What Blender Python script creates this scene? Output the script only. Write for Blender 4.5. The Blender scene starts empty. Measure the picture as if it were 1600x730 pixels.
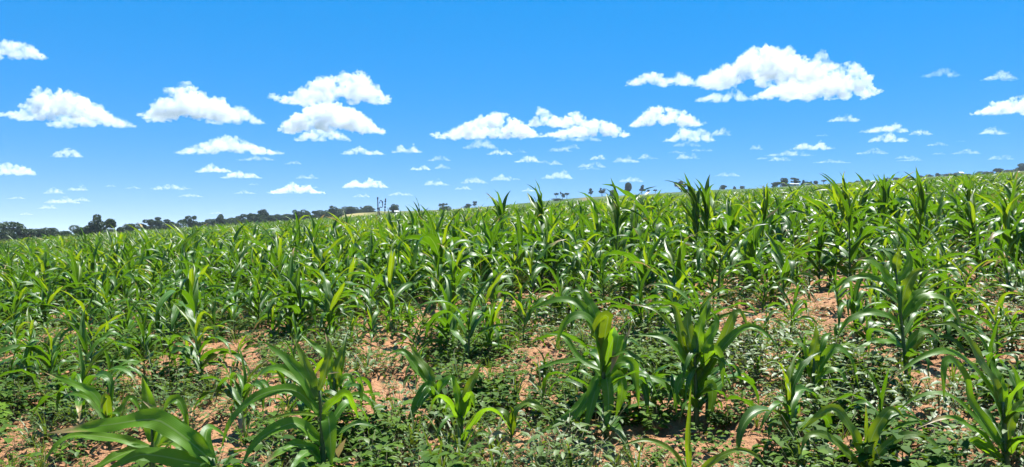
import bpy, math, random
import numpy as np
from mathutils import Vector, Matrix

R = math.radians
scene = bpy.context.scene

# ------------------------------------------------------------------ camera
F = 1250.0                 # focal length in pixels of the 1600 px wide photograph
EYE = 372.0                # picture row of eye level
H = 1.6                    # height of the eye above the soil
cam_data = bpy.data.cameras.new('camera')
cam_data.sensor_width = 36.0
cam_data.lens = 36.0 * F / 1600.0
cam_data.clip_start = 0.05
cam_data.clip_end = 200000.0
cam = bpy.data.objects.new('camera', cam_data)
scene.collection.objects.link(cam)
cam.location = (0, 0, H)
cam.rotation_euler = (R(90) + math.atan((EYE - 365.0) / F), 0, 0)
scene.camera = cam

# ------------------------------------------------------------------ sky, sun, exposure
SUN_EL, SUN_AZ = R(63), R(36)          # near noon, a little ahead on the right; azimuth clockwise from +Y
world = bpy.data.worlds.new('World')
scene.world = world
world.use_nodes = True
wn, wl = world.node_tree.nodes, world.node_tree.links
for n in list(wn): wn.remove(n)
sky = wn.new('ShaderNodeTexSky')
sky.sky_type = 'NISHITA'
sky.sun_disc = False
sky.sun_elevation = SUN_EL
sky.sun_rotation = SUN_AZ
sky.altitude = 1200
sky.air_density = 0.5
sky.dust_density = 0.0
sky.ozone_density = 8.0
gm = wn.new('ShaderNodeGamma'); gm.inputs['Gamma'].default_value = 0.26      # the camera's flat, saturated rendering of a clear sky
hs = wn.new('ShaderNodeHueSaturation'); hs.inputs['Saturation'].default_value = 2.92
hs.inputs['Value'].default_value = 1.58
tn = wn.new('ShaderNodeMix'); tn.data_type = 'RGBA'; tn.blend_type = 'MULTIPLY'; tn.inputs[0].default_value = 1.0; tn.inputs[7].default_value = (1.0, 0.885, 1.0, 1)
bg = wn.new('ShaderNodeBackground'); bg.inputs['Strength'].default_value = 0.15
wo = wn.new('ShaderNodeOutputWorld')
wl.new(sky.outputs[0], gm.inputs['Color']); wl.new(gm.outputs[0], hs.inputs['Color']); wl.new(hs.outputs[0], tn.inputs[6]); wl.new(tn.outputs[2], bg.inputs[0]); wl.new(bg.outputs[0], wo.inputs[0])

sun_dir = Vector((math.sin(SUN_AZ) * math.cos(SUN_EL), math.cos(SUN_AZ) * math.cos(SUN_EL), math.sin(SUN_EL)))
sd = bpy.data.lights.new('sun', 'SUN')
sd.energy = 5.0; sd.angle = R(0.53); sd.color = (1.0, 0.98, 0.945)
sun = bpy.data.objects.new('sun', sd)
scene.collection.objects.link(sun)
sun.rotation_euler = sun_dir.to_track_quat('Z', 'Y').to_euler()
sun.location = (0, 0, 60)

scene.view_settings.view_transform = 'Standard'
scene.view_settings.look = 'None'
scene.view_settings.gamma = 1.0
scene.view_settings.use_curve_mapping = False
scene.view_settings.exposure = 1.5

scene.render.engine = 'CYCLES'
cy = scene.cycles
cy.max_bounces = 18; cy.diffuse_bounces = 1; cy.glossy_bounces = 2
cy.transmission_bounces = 4; cy.volume_bounces = 16; cy.transparent_max_bounces = 8
cy.volume_step_rate = 0.35; cy.volume_max_steps = 160
cy.use_denoising = True
try:
    cy.denoiser = 'OPENIMAGEDENOISE'; cy.denoising_input_passes = 'RGB_ALBEDO_NORMAL'
except Exception: pass
cy.sample_clamp_indirect = 6.0
cy.use_adaptive_sampling = True; cy.adaptive_threshold = 0.01

rng = np.random.default_rng(7)
random.seed(7)

# ------------------------------------------------------------------ helpers
PERM = np.random.default_rng(3).permutation(256).astype(np.int64); PERM = np.concatenate([PERM, PERM, PERM])
GRAD = np.random.default_rng(4).normal(size=(256, 3)); GRAD /= np.linalg.norm(GRAD, axis=1)[:, None]
def noise3(p):
    p = np.asarray(p, float); i = np.floor(p).astype(np.int64); f = p - i; i &= 255
    w = f * f * f * (f * (f * 6 - 15) + 10); out = 0
    for dx in (0, 1):
        for dy in (0, 1):
            for dz in (0, 1):
                h = PERM[PERM[PERM[i[..., 0] + dx & 255] + (i[..., 1] + dy & 255)] + (i[..., 2] + dz & 255)]
                d = f - np.array([dx, dy, dz]); g = GRAD[h]
                ww = (w[..., 0] if dx else 1 - w[..., 0]) * (w[..., 1] if dy else 1 - w[..., 1]) * (w[..., 2] if dz else 1 - w[..., 2])
                out = out + ww * (d * g).sum(-1)
    return out * 1.6
def n2(x, y, s, seed=0.0):
    x = np.asarray(x, float); y = np.asarray(y, float)
    return noise3(np.stack([x * s + seed * 7.3, y * s - seed * 3.1, np.full(x.shape, seed + 0.37)], -1))
def smooth(e0, e1, x):
    t = np.clip((np.asarray(x, float) - e0) / (e1 - e0), 0, 1); return t * t * (3 - 2 * t)

def new_mesh(name, verts, faces, mats, uvs=None, smooth_shade=True, midx=None):
    me = bpy.data.meshes.new(name)
    me.from_pydata([tuple(v) for v in np.asarray(verts).tolist()], [], [tuple(f) for f in faces])
    for m in (mats if isinstance(mats, (list, tuple)) else [mats]): me.materials.append(m)
    if uvs is not None:
        lay = me.uv_layers.new(name='UVMap'); li = np.empty(len(me.loops), np.int32); me.loops.foreach_get('vertex_index', li)
        lay.data.foreach_set('uv', np.asarray(uvs, np.float32)[li].ravel())
    if smooth_shade: me.polygons.foreach_set('use_smooth', [True] * len(me.polygons))
    if midx is not None: me.polygons.foreach_set('material_index', midx)
    me.update(); return me
class MB:                                   # collects pieces of one mesh
    def __init__(s): s.v = []; s.f = []; s.uv = []; s.m = []; s.n = 0
    def add(s, v, f, uv=None, mi=0):
        v = np.asarray(v, float); s.v.append(v); s.f += [tuple(i + s.n for i in q) for q in f]
        s.uv.append(np.asarray(uv, float) if uv is not None else np.zeros((len(v), 2))); s.m += [mi] * len(f); s.n += len(v)
    def mesh(s, name, mats, smooth_shade=True):
        return new_mesh(name, np.concatenate(s.v), s.f, mats, np.concatenate(s.uv), smooth_shade, s.m)
C = scene.collection
def link(name, data, parent=None):
    o = bpy.data.objects.new(name, data); C.objects.link(o)
    if parent is not None: o.parent = parent
    return o
def tag(o, label=None, cat=None, group=None, kind=None):
    if label: o['label'] = label
    if cat: o['category'] = cat
    if group: o['group'] = group
    if kind: o['kind'] = kind
    return o

# ------------------------------------------------------------------ the lie of the land
A, B = 0.066, 0.041        # the field climbs to the right and ahead
SKX = np.array([-400, 0, 100, 200, 300, 400, 500, 560, 640, 700, 760, 800, 880, 920, 1000, 1060, 1120, 1200, 1240, 1300, 1400, 1450, 1520, 1560, 1600, 2000.])
SKY_ = np.array([374, 373, 371, 365, 358, 348, 337, 330, 329, 327, 322, 319, 312, 309, 305, 301, 297, 294, 290, 287, 281, 276, 273, 270, 266, 252.])
def ground(x, y, micro=False):
    x = np.asarray(x, float); y = np.asarray(y, float); r = np.hypot(x, y)
    base = A * x + B * y
    plane = base * np.where(y > 0, 1.0, np.exp(-(np.minimum(y, 0) / 60.0) ** 2))
    plane = plane + 0.10 * n2(x, y, 0.09, 2) * smooth(12, 30, r)
    yy = np.maximum(y, 1.0); u = np.clip(x / yy, -1.0, 1.0)
    vs = (EYE - np.interp(u * F + 800, SKX, SKY_)) / F
    yr = 420.0
    rise = H + vs * np.minimum(yy, yr) + n2(x, y, 0.011, 5) * 0.9
    k = smooth(170, 400, y)
    z = plane * (1 - k) + rise * k
    far = np.maximum(rise - 0.035 * (yy - yr), -9.0)
    z = np.where(y > yr, far, z)
    side = smooth(1.05, 1.9, np.abs(x) / np.maximum(np.abs(y), 1.0)) * smooth(60, 300, r)
    z = z * (1 - side) + (-9.0) * side
    z = np.where(y < -150, -9.0 * smooth(-150, -400, y) + z * (1 - smooth(-150, -400, y)), z)
    if micro:
        w = 1 - smooth(18, 45, r)
        rows = np.sin((x * 0.42 + y * 0.91) * 2 * math.pi / 0.95 + 1.2 * n2(x, y, 0.5, 9))
        z = z + w * (0.026 * rows + 0.034 * n2(x, y, 1.1, 1) + 0.040 * n2(x, y, 3.2, 2) + 0.040 * np.abs(n2(x, y, 7.0, 3)) + 0.026 * n2(x, y, 15.0, 4))
    return z
def g1(x, y): return float(ground(np.array([x]), np.array([y]))[0])
def at(px, py, Y):                          # the point at depth Y seen at a picture position
    return Vector(((px - 800) / F * Y, Y, H + (EYE - py) / F * Y))
def foot(px, py):                           # where a sight line meets the soil
    u = (px - 800) / F; v = (EYE - py) / F; lo, hi = 0.8, 160.0
    Y = H / max(A * u + B - v, 0.004)
    for _ in range(6):
        Y = max(0.8, min(Y, 150)); g = g1(u * Y, Y); s = (H + v * Y) - g
        Y += s / max(A * u + B - v, 0.02) * 0.8
    return u * Y, Y
def proj(p):
    return 800 + p[0] / p[1] * F, EYE - (p[2] - H) / p[1] * F

# bare soil seen between the weeds (picture position, half width, half height)
BARE = [(330, 570, 80, 26), (20, 650, 36, 20), (630, 520, 70, 34), (850, 480, 70, 20), (640, 650, 50, 40), (930, 700, 70, 30),
        (1190, 490, 80, 34), (1310, 480, 60, 46), (1540, 490, 70, 36), (1490, 590, 66, 30), (960, 490, 50, 24), (590, 560, 40, 22),
        (1240, 560, 30, 14), (790, 610, 46, 26), (700, 700, 46, 24), (120, 525, 50, 14), (1100, 455, 60, 14), (860, 560, 40, 26), (1570, 660, 30, 20)]
def bare(px, py):
    b = 0.0
    for (cx, cy_, rx, ry) in BARE:
        d = ((px - cx) / (rx * 1.05)) ** 2 + ((py - cy_) / (ry * 1.05)) ** 2
        b = max(b, 1.0 - float(smooth(0.6, 1.35, d)))
    return b

# ------------------------------------------------------------------ materials
def mat(name):
    m = bpy.data.materials.new(name); m.use_nodes = True
    nt = m.node_tree; nt.nodes.clear()
    return m, nt.nodes, nt.links
def mathn(N, L, op, a, b=None, clamp=False):
    n = N.new('ShaderNodeMath'); n.operation = op; n.use_clamp = clamp
    for i, v in enumerate((a, b)):
        if v is None: continue
        if isinstance(v, (int, float)): n.inputs[i].default_value = v
        else: L.new(v, n.inputs[i])
    return n.outputs[0]
def mixc(N, L, f, a, b):
    n = N.new('ShaderNodeMix'); n.data_type = 'RGBA'
    for i, v in ((0, f), (6, a), (7, b)):
        if isinstance(v, (int, float)): n.inputs[i].default_value = v
        elif isinstance(v, tuple): n.inputs[i].default_value = (*v, 1)
        else: L.new(v, n.inputs[i])
    return n.outputs[2]
def noise(N, L, scale, detail=4, vec=None, rough=0.55):
    n = N.new('ShaderNodeTexNoise'); n.inputs['Scale'].default_value = scale; n.inputs['Detail'].default_value = detail; n.inputs['Roughness'].default_value = rough
    if vec is not None: L.new(vec, n.inputs['Vector'])
    return n.outputs[0]
def ramp(N, L, f, lo, hi):
    n = N.new('ShaderNodeMapRange'); n.clamp = True; n.interpolation_type = 'SMOOTHSTEP'
    L.new(f, n.inputs[0]); n.inputs[1].default_value = lo; n.inputs[2].default_value = hi
    return n.outputs[0]
def leaf_mat(name, dark, light, trans, tfac=0.42, rough=0.36, veins=True, dry=0.0, spec=0.5):
    m, N, L = mat(name)
    dark, light, trans = (tuple(c * 0.72 for c in q) for q in (dark, light, trans))
    out = N.new('ShaderNodeOutputMaterial'); P = N.new('ShaderNodeBsdfPrincipled'); T = N.new('ShaderNodeBsdfTranslucent'); X = N.new('ShaderNodeMixShader')
    oi = N.new('ShaderNodeObjectInfo'); geo = N.new('ShaderNodeNewGeometry'); tc = N.new('ShaderNodeTexCoord')
    rnd = oi.outputs['Random']; isl = geo.outputs['Random Per Island']
    nz = noise(N, L, 3.0, 3, geo.outputs['Position'])
    f = mathn(N, L, 'ADD', mathn(N, L, 'MULTIPLY', rnd, 0.55), mathn(N, L, 'MULTIPLY', isl, 0.35))
    f = mathn(N, L, 'ADD', f, mathn(N, L, 'MULTIPLY', mathn(N, L, 'SUBTRACT', nz, 0.5), 0.9), True)
    col = mixc(N, L, f, dark, light)
    tcol = mixc(N, L, f, tuple(c * 0.78 for c in trans), trans)
    bump = None
    if veins:
        sep = N.new('ShaderNodeSeparateXYZ'); L.new(tc.outputs['UV'], sep.inputs[0]); U, V = sep.outputs[0], sep.outputs[1]
        s = mathn(N, L, 'ABSOLUTE', mathn(N, L, 'SUBTRACT', U, 0.5))
        rib = mathn(N, L, 'SUBTRACT', 1.0, ramp(N, L, s, 0.012, 0.055))
        rib = mathn(N, L, 'MULTIPLY', rib, mathn(N, L, 'SUBTRACT', 1.0, ramp(N, L, V, 0.55, 0.95)))
        vein = mathn(N, L, 'SINE', mathn(N, L, 'MULTIPLY', U, 75.0))
        vv = mathn(N, L, 'MULTIPLY', mathn(N, L, 'ADD', vein, 1.0), 0.5)
        col = mixc(N, L, mathn(N, L, 'MULTIPLY', vv, 0.22), col, tuple(min(1, c * 1.7) for c in light))
        col = mixc(N, L, mathn(N, L, 'MULTIPLY', rib, 0.75), col, (0.24, 0.32, 0.10))
        tcol = mixc(N, L, mathn(N, L, 'MULTIPLY', rib, 0.5), tcol, (0.24, 0.34, 0.08))
        # withered tips and margins on some leaves
        w = mathn(N, L, 'ADD', V, mathn(N, L, 'MULTIPLY', mathn(N, L, 'SUBTRACT', noise(N, L, 14, 3, geo.outputs['Position']), 0.5), 0.25))
        w = mathn(N, L, 'ADD', w, mathn(N, L, 'MULTIPLY', s, 0.14))
        w = mathn(N, L, 'ADD', w, mathn(N, L, 'MULTIPLY', mathn(N, L, 'POWER', rnd, 9.0), 0.32))
        w = ramp(N, L, w, 0.985, 1.12)
        col = mixc(N, L, w, col, (0.36, 0.27, 0.11)); tcol = mixc(N, L, w, tcol, (0.30, 0.20, 0.06))
        b = N.new('ShaderNodeBump'); b.inputs['Strength'].default_value = 0.10; b.inputs['Distance'].default_value = 0.003
        L.new(mathn(N, L, 'ADD', vein, mathn(N, L, 'MULTIPLY', rib, -2.0)), b.inputs['Height']); bump = b.outputs[0]
    L.new(col, P.inputs['Base Color']); L.new(tcol, T.inputs['Color'])
    P.inputs['Roughness'].default_value = rough; P.inputs['Specular IOR Level'].default_value = spec
    if bump is not None: L.new(bump, P.inputs['Normal'])
    X.inputs[0].default_value = tfac
    L.new(P.outputs[0], X.inputs[1]); L.new(T.outputs[0], X.inputs[2]); L.new(X.outputs[0], out.inputs[0])
    return m
def plain(name, c1, c2, scale=8.0, rough=0.85, bumpd=0.0, spec=0.3):
    c1, c2 = (tuple(c * 0.75 for c in q) for q in (c1, c2))
    m, N, L = mat(name)
    out = N.new('ShaderNodeOutputMaterial'); P = N.new('ShaderNodeBsdfPrincipled'); geo = N.new('ShaderNodeNewGeometry'); oi = N.new('ShaderNodeObjectInfo')
    nz = noise(N, L, scale, 5, geo.outputs['Position'])
    f = mathn(N, L, 'ADD', mathn(N, L, 'MULTIPLY', ramp(N, L, nz, 0.3, 0.7), 0.7), mathn(N, L, 'MULTIPLY', oi.outputs['Random'], 0.3))
    L.new(mixc(N, L, f, c1, c2), P.inputs['Base Color']); P.inputs['Roughness'].default_value = rough; P.inputs['Specular IOR Level'].default_value = spec
    if bumpd:
        b = N.new('ShaderNodeBump'); b.inputs['Distance'].default_value = bumpd; L.new(nz, b.inputs['Height']); L.new(b.outputs[0], P.inputs['Normal'])
    L.new(P.outputs[0], out.inputs[0]); return m

M_LEAF = leaf_mat('maize_leaf', (0.010, 0.054, 0.004), (0.084, 0.205, 0.008), (0.18, 0.40, 0.006), 0.32, 0.42, spec=0.27)
M_NEAR = leaf_mat('near_maize_leaf', (0.052, 0.155, 0.006), (0.135, 0.300, 0.012), (0.33, 0.60, 0.010), 0.46, 0.42, spec=0.30)
M_YOUNG = leaf_mat('young_maize_leaf', (0.068, 0.145, 0.005), (0.150, 0.250, 0.007), (0.38, 0.54, 0.006), 0.42, 0.40, spec=0.36)
M_DRYLEAF = leaf_mat('dry_leaf', (0.30, 0.22, 0.10), (0.46, 0.36, 0.17), (0.40, 0.28, 0.10), 0.35, 0.6)
M_STALK = plain('stalk', (0.050, 0.105, 0.016), (0.11, 0.17, 0.035), 18, 0.5, 0, 0.4)
M_WEED = leaf_mat('weed_leaf', (0.016, 0.062, 0.003), (0.130, 0.235, 0.010), (0.18, 0.32, 0.009), 0.24, 0.70, False, spec=0.15)
M_WEED2 = leaf_mat('pale_weed_leaf', (0.055, 0.115, 0.014), (0.120, 0.190, 0.022), (0.28, 0.42, 0.025), 0.24, 0.5, False, spec=0.35)
M_WSTEM = plain('weed_stem', (0.08, 0.11, 0.03), (0.16, 0.12, 0.06), 20, 0.6)
M_TREE = leaf_mat('tree_leaf', (0.040, 0.072, 0.030), (0.078, 0.125, 0.042), (0.06, 0.12, 0.02), 0.20, 0.6, False, spec=0.2)
M_TREEP = leaf_mat('pale_tree_leaf', (0.060, 0.095, 0.040), (0.10, 0.15, 0.06), (0.12, 0.18, 0.05), 0.22, 0.6, False, spec=0.2)
M_BARK = plain('bark', (0.05, 0.04, 0.03), (0.11, 0.09, 0.07), 4, 0.9, 0.02)
M_POLE = plain('weathered_pole', (0.035, 0.030, 0.028), (0.08, 0.07, 0.06), 3, 0.9)
M_WALL = plain('white_wash', (0.72, 0.70, 0.66), (0.80, 0.79, 0.76), 1.5, 0.8)
M_ROOF = plain('pale_roof_sheet', (0.50, 0.50, 0.50), (0.62, 0.61, 0.60), 1.0, 0.5)

def soil_mat():
    m, N, L = mat('red_soil'); out = N.new('ShaderNodeOutputMaterial'); P = N.new('ShaderNodeBsdfPrincipled'); geo = N.new('ShaderNodeNewGeometry')
    pos = geo.outputs['Position']
    big = ramp(N, L, noise(N, L, 0.9, 5, pos), 0.32, 0.68); mid = ramp(N, L, noise(N, L, 7, 5, pos), 0.3, 0.7); fine = noise(N, L, 70, 4, pos, 0.7)
    c = mixc(N, L, big, (0.38, 0.185, 0.084), (0.47, 0.250, 0.125))
    c = mixc(N, L, mathn(N, L, 'MULTIPLY', mid, 0.5), c, (0.24, 0.112, 0.054))
    c = mixc(N, L, mathn(N, L, 'MULTIPLY', ramp(N, L, fine, 0.45, 0.75), 0.45), c, (0.52, 0.31, 0.17))
    at_ = N.new('ShaderNodeAttribute'); at_.attribute_name = 'cover'; sep = N.new('ShaderNodeSeparateColor'); L.new(at_.outputs['Color'], sep.inputs[0])
    gn = ramp(N, L, noise(N, L, 0.10, 8, pos, 0.7), 0.38, 0.62)
    green = mixc(N, L, gn, (0.022, 0.052, 0.008), (0.052, 0.092, 0.014))
    dry = mixc(N, L, ramp(N, L, noise(N, L, 0.2, 5, pos), 0.3, 0.7), (0.22, 0.19, 0.06), (0.30, 0.24, 0.09))
    c = mixc(N, L, sep.outputs[0], c, green); c = mixc(N, L, sep.outputs[1], c, dry); c = mixc(N, L, sep.outputs[2], c, (0.33, 0.17, 0.09))
    c = mixc(N, L, 0.10, c, (0.02, 0.015, 0.01))
    L.new(c, P.inputs['Base Color']); P.inputs['Roughness'].default_value = 0.95; P.inputs['Specular IOR Level'].default_value = 0.15
    b = N.new('ShaderNodeBump'); b.inputs['Strength'].default_value = 1.0; b.inputs['Distance'].default_value = 0.05
    h = mathn(N, L, 'ADD', mathn(N, L, 'MULTIPLY', noise(N, L, 22, 5, pos, 0.65), 1.0), mathn(N, L, 'MULTIPLY', fine, 0.35))
    L.new(h, b.inputs['Height']); L.new(b.outputs[0], P.inputs['Normal']); L.new(P.outputs[0], out.inputs[0])
    return m
M_SOIL = soil_mat()
M_CLOD = plain('soil_clod', (0.26, 0.122, 0.056), (0.46, 0.245, 0.122), 30, 0.95, 0.006, 0.15)
def cloud_mat(name, density, scale):
    m, N, L = mat(name); out = N.new('ShaderNodeOutputMaterial'); V = N.new('ShaderNodeVolumePrincipled'); geo = N.new('ShaderNodeNewGeometry')
    V.inputs['Color'].default_value = (0.83, 0.855, 0.91, 1); V.inputs['Anisotropy'].default_value = 0.1
    f = ramp(N, L, noise(N, L, scale, 4, geo.outputs['Position'], 0.55), 0.33, 0.62)
    L.new(mathn(N, L, 'MULTIPLY', f, density), V.inputs['Density'])
    L.new(V.outputs[0], out.inputs['Volume']); return m
M_CLOUD = [cloud_mat('dense_cloud', 0.017, 0.012), cloud_mat('medium_cloud', 0.0095, 0.011), cloud_mat('thin_cloud', 0.0042, 0.009)]

# ------------------------------------------------------------------ ground: one sheet to the horizon
def build_ground():
    ang = np.concatenate([np.linspace(-180, -60, 24, endpoint=False), np.linspace(-60, -40, 20, endpoint=False), np.linspace(-40, 40, 420, endpoint=False),
                          np.linspace(40, 60, 20, endpoint=False), np.linspace(60, 180, 24, endpoint=False)])
    ang = np.radians(ang)
    rad = np.concatenate([np.array([0.4, 1.0, 1.8, 2.6]), np.geomspace(3.2, 22, 230, endpoint=False), np.geomspace(22, 120, 60, endpoint=False),
                          np.geomspace(120, 700, 90, endpoint=False), np.geomspace(700, 25000, 34)])
    RR, AA = np.meshgrid(rad, ang, indexing='ij'); x = RR * np.sin(AA); y = RR * np.cos(AA)
    z = ground(x, y, True); nr, na = x.shape
    v = np.stack([x, y, z], -1).reshape(-1, 3); v = np.vstack([v, [[0, 0, g1(0, 0)]]])
    i = np.arange(nr - 1)[:, None] * na; j = np.arange(na)[None]; j2 = (j + 1) % na
    q = np.stack([i + j, i + j2, i + na + j2, i + na + j], -1).reshape(-1, 4)
    faces = q[:, ::-1].tolist() + [[len(v) - 1, k, (k + 1) % na][::-1] for k in range(na)]
    me = new_mesh('ground', v, faces, M_SOIL)
    ca = me.color_attributes.new('cover', 'FLOAT_COLOR', 'POINT')
    X, Y = v[:, 0], v[:, 1]; r = np.hypot(X, Y)
    px = 800 + X / np.maximum(Y, 1) * F
    g = smooth(60, 130, r)
    dry = smooth(0.05, 0.35, n2(X, Y, 0.016, 11)) * smooth(200, 260, Y) * 0.25
    for (cx, w, y0, y1, s) in ((552, 34, 240, 460, 1.0), (600, 40, 300, 460, 0.5), (690, 22, 300, 420, 0.5), (500, 16, 230, 330, .6)):
        dry = np.maximum(dry, s * np.exp(-((px - cx) / w) ** 2) * smooth(y0, y0 + 40, Y) * (1 - smooth(y1, y1 + 40, Y)))
    red = np.zeros_like(X)
    for (cx, w, s) in ((915, 8, .32), (691, 6, .3)):
        red = np.maximum(red, s * np.exp(-((px - cx) / w) ** 2) * smooth(250, 300, Y) * (1 - smooth(430, 480, Y)))
    col = np.stack([g, np.clip(dry, 0, 1), np.clip(red, 0, 1), np.ones_like(X)], -1)
    ca.data.foreach_set('color', col.astype(np.float32).ravel())
    return tag(link('ground', me), 'red sandy field soil climbing to the right', None, None, 'structure')
build_ground()

ONES = 'zero one two three four five six seven eight nine ten eleven twelve thirteen fourteen fifteen sixteen seventeen eighteen nineteen'.split()
TENS = 'x x twenty thirty forty fifty sixty seventy eighty ninety'.split()
def word(n):
    n = int(round(n))
    return ONES[max(n, 0)] if n < 20 else 'a hundred' if n >= 100 else TENS[n // 10] + ('-' + ONES[n % 10] if n % 10 else '')

# ------------------------------------------------------------------ clouds: bodies of scattering air at their real distance
CLOUD_BASE = 1150.0
def cloud_spheres(w, h, seed, prof=None):
    # spheres filling a cumulus silhouette of width w and height h (base at z = 0)
    r = np.random.default_rng(seed); S = []
    if prof is None:
        k = r.integers(3, 6); prof = r.uniform(0.30, 0.95, 8) * np.array([.4, .8, 1, 1, 1, 1, .75, .35]); prof[k] = 1.0
    prof = np.asarray(prof, float); px_ = np.linspace(-.46, .46, len(prof))
    def env(x): return float(np.interp(x, px_, prof)) * max(0.0, 1 - (abs(x) / .5) ** 6) ** 0.5
    asp = w / h; nbig = int(34 + 14 * asp); nsm = int(40 + 34 * asp); dep = min(w * .5, h * 1.6)
    for k in range(nbig):
        x = r.uniform(-.49, .49); e = max(env(x), 0.10) * h; rad = min(r.uniform(0.13, 0.24) * h, e * .55 + 0.02 * h); d = r.uniform(-.5, .5) * dep * (1 - (1.9 * x) ** 2 * .8)
        z = rad * .7 + max(0, e - rad * 1.75) * r.random() ** 0.8; S.append((x * w, d, z, rad))
    for k in range(nsm):       # cauliflower heads on the upper outline
        x = r.uniform(-.49, .49); e = max(env(x), 0.10) * h; rad = r.uniform(0.045, 0.11) * h; d = r.uniform(-.42, .42) * dep; q = abs(d) / dep * 2
        S.append((x * w, d, max(e * (1 - 0.45 * q * q) - rad * r.uniform(.5, 1.0), 0.08 * h), rad))
    return S
cloud_jobs = []
def sphere_template(sub=2):
    import bmesh
    bm = bmesh.new(); bmesh.ops.create_icosphere(bm, subdivisions=sub, radius=1.0); v = np.array([q.co[:] for q in bm.verts]); f = [tuple(x.index for x in q.verts) for q in bm.faces]; bm.free(); return v, f
SV, SF = sphere_template(); SV1, SF1 = sphere_template(1)
def cloud(x0, x1, top, base, dens, label, seed, far=1.0):
    el = (EYE - base) / F; Y = CLOUD_BASE / el * far; w = (x1 - x0) / F * Y; h = (base - top) / F * Y * 1.04
    if any(j[6] == label for j in cloud_jobs): label = label.replace('faint thin', 'second faint thin').replace('small pale', 'second small pale')
    cloud_jobs.append(((x0 + x1) / 2, base, Y, w, h, dens, label, seed))
BIG = [(14, 176, 139, 187, 0, 'large dome shaped white cloud high at the left'), (74, 210, 168, 199, 1, 'flat ragged cloud under the right side of the left dome cloud'), (222, 368, 129, 188, 0, 'large peaked white cloud, second from the left'),
 (326, 412, 164, 194, 1, 'low ragged tail cloud right of the peaked cloud'), (430, 610, 106, 161, 0, 'upper of two stacked white clouds left of centre'), (438, 597, 157, 208, 0, 'lower of two stacked white clouds left of centre'), (458, 548, 196, 220, 1, 'thin shelf of cloud beneath the two stacked clouds'),
 (273, 444, 211, 241, 1, 'long flat white cloud below the peaked cloud'), (-14, 70, 61, 91, 0, 'white cloud cut by the left edge, high up'), (-20, 54, 253, 274, 1, 'small cloud cut by the left edge, low down'),
 (676, 838, 176, 216, 0, 'long wedge shaped cloud at the centre'), (828, 930, 167, 198, 0, 'puffy cloud above and right of the central wedge cloud'), (838, 984, 185, 214, 0, 'rounded cloud right of the central wedge cloud'), (868, 940, 208, 221, 2, 'faint shelf under the rounded central cloud'), (984, 1098, 165, 198, 0, 'dome shaped cloud right of centre'),
 (1088, 1296, 70, 134, 0, 'biggest white cloud, peaked, high at the right'), (978, 1092, 107, 133, 0, 'low cloud joined to the left end of the biggest cloud'), (1180, 1366, 97, 152, 0, 'thick cloud under the right end of the biggest cloud'), (1260, 1308, 76, 108, 0, 'small puff at the upper right of the biggest cloud'), (1088, 1170, 135, 158, 1, 'small ragged cloud under the biggest cloud'),
 (1038, 1118, 198, 221, 1, 'small lumpy cloud right of centre, below the dome cloud'), (1112, 1142, 199, 212, 1, 'tiny puff at the end of the small lumpy cloud'), (1052, 1096, 219, 229, 2, 'thin flat strip below the small lumpy cloud'), (1296, 1345, 176, 190, 1, 'small neat cloud alone below the biggest cloud'), (1438, 1502, 106, 120, 2, 'thin wispy cloud high near the right edge'),
 (1538, 1592, 109, 125, 1, 'small puff near the right edge, upper one'), (1525, 1625, 148, 179, 0, 'white cloud cut by the right edge'), (1355, 1420, 190, 207, 1, 'upper of a pair of small clouds at the right'), (1358, 1418, 207, 222, 1, 'lower of a pair of small clouds at the right'), (1422, 1457, 201, 211, 1, 'tiny cloud beside the small pair at the right'), (1532, 1574, 197, 210, 1, 'tiny cloud below the cloud cut by the right edge'),
 (1238, 1302, 219, 234, 1, 'small cloud above a faint strip, right of centre'), (1194, 1274, 232, 244, 2, 'faint flat strip of cloud right of centre'), (612, 660, 224, 239, 1, 'small white puff left of the central wedge cloud'), (533, 600, 228, 242, 1, 'small flat puff below the stacked clouds'), (82, 127, 231, 246, 1, 'small lone puff at the left'), (535, 608, 277, 294, 1, 'small double humped cloud low above the poles'), (418, 508, 284, 303, 1, 'long low cloud above the left tree line')]
for k, (x0, x1, t, b, d, lab) in enumerate(BIG): cloud(x0, x1, t, b, d, lab, 40 + k)
SMALL = [(370, 432, 241, 251, 2), (306, 362, 255, 270, 1), (346, 408, 266, 279, 1), (68, 100, 292, 303, 2), (106, 138, 288, 298, 2), (70, 128, 306, 318, 2), (238, 288, 287, 297, 2), (278, 318, 302, 308, 2), (444, 472, 251, 257, 2), (640, 674, 257, 266, 1), (679, 704, 255, 264, 2), (724, 778, 215, 233, 2), (760, 802, 232, 242, 1),
 (800, 824, 232, 239, 2), (804, 848, 243, 254, 1), (838, 880, 249, 258, 2), (880, 908, 225, 233, 2), (922, 948, 241, 250, 1), (958, 1000, 242, 254, 2), (996, 1028, 240, 249, 2), (1056, 1092, 238, 249, 2), (662, 702, 278, 290, 2), (720, 762, 276, 287, 2), (766, 798, 271, 283, 2), (846, 896, 265, 280, 2), (902, 948, 252, 262, 2), (1172, 1192, 225, 234, 2), (1486, 1532, 232, 241, 2),
 (1448, 1482, 221, 228, 2), (1338, 1388, 230, 241, 2), (1200, 1240, 245, 252, 2), (1270, 1330, 248, 255, 2), (195, 220, 290, 295, 2), (365, 400, 296, 303, 2), (1400, 1450, 246, 252, 2), (10, 40, 306, 311, 2)]
_rc = random.Random(77)
for k in range(30):                          # faint scraps low over the horizon
    x_ = 20 + k * 53 + _rc.uniform(-18, 18); lo_ = float(np.interp(x_, SKX, SKY_)); b_ = lo_ - _rc.uniform(16, 78); w_ = _rc.uniform(14, 44); SMALL.append((x_, x_ + w_, b_ - w_ * _rc.uniform(.16, .26), b_, 2))
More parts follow.
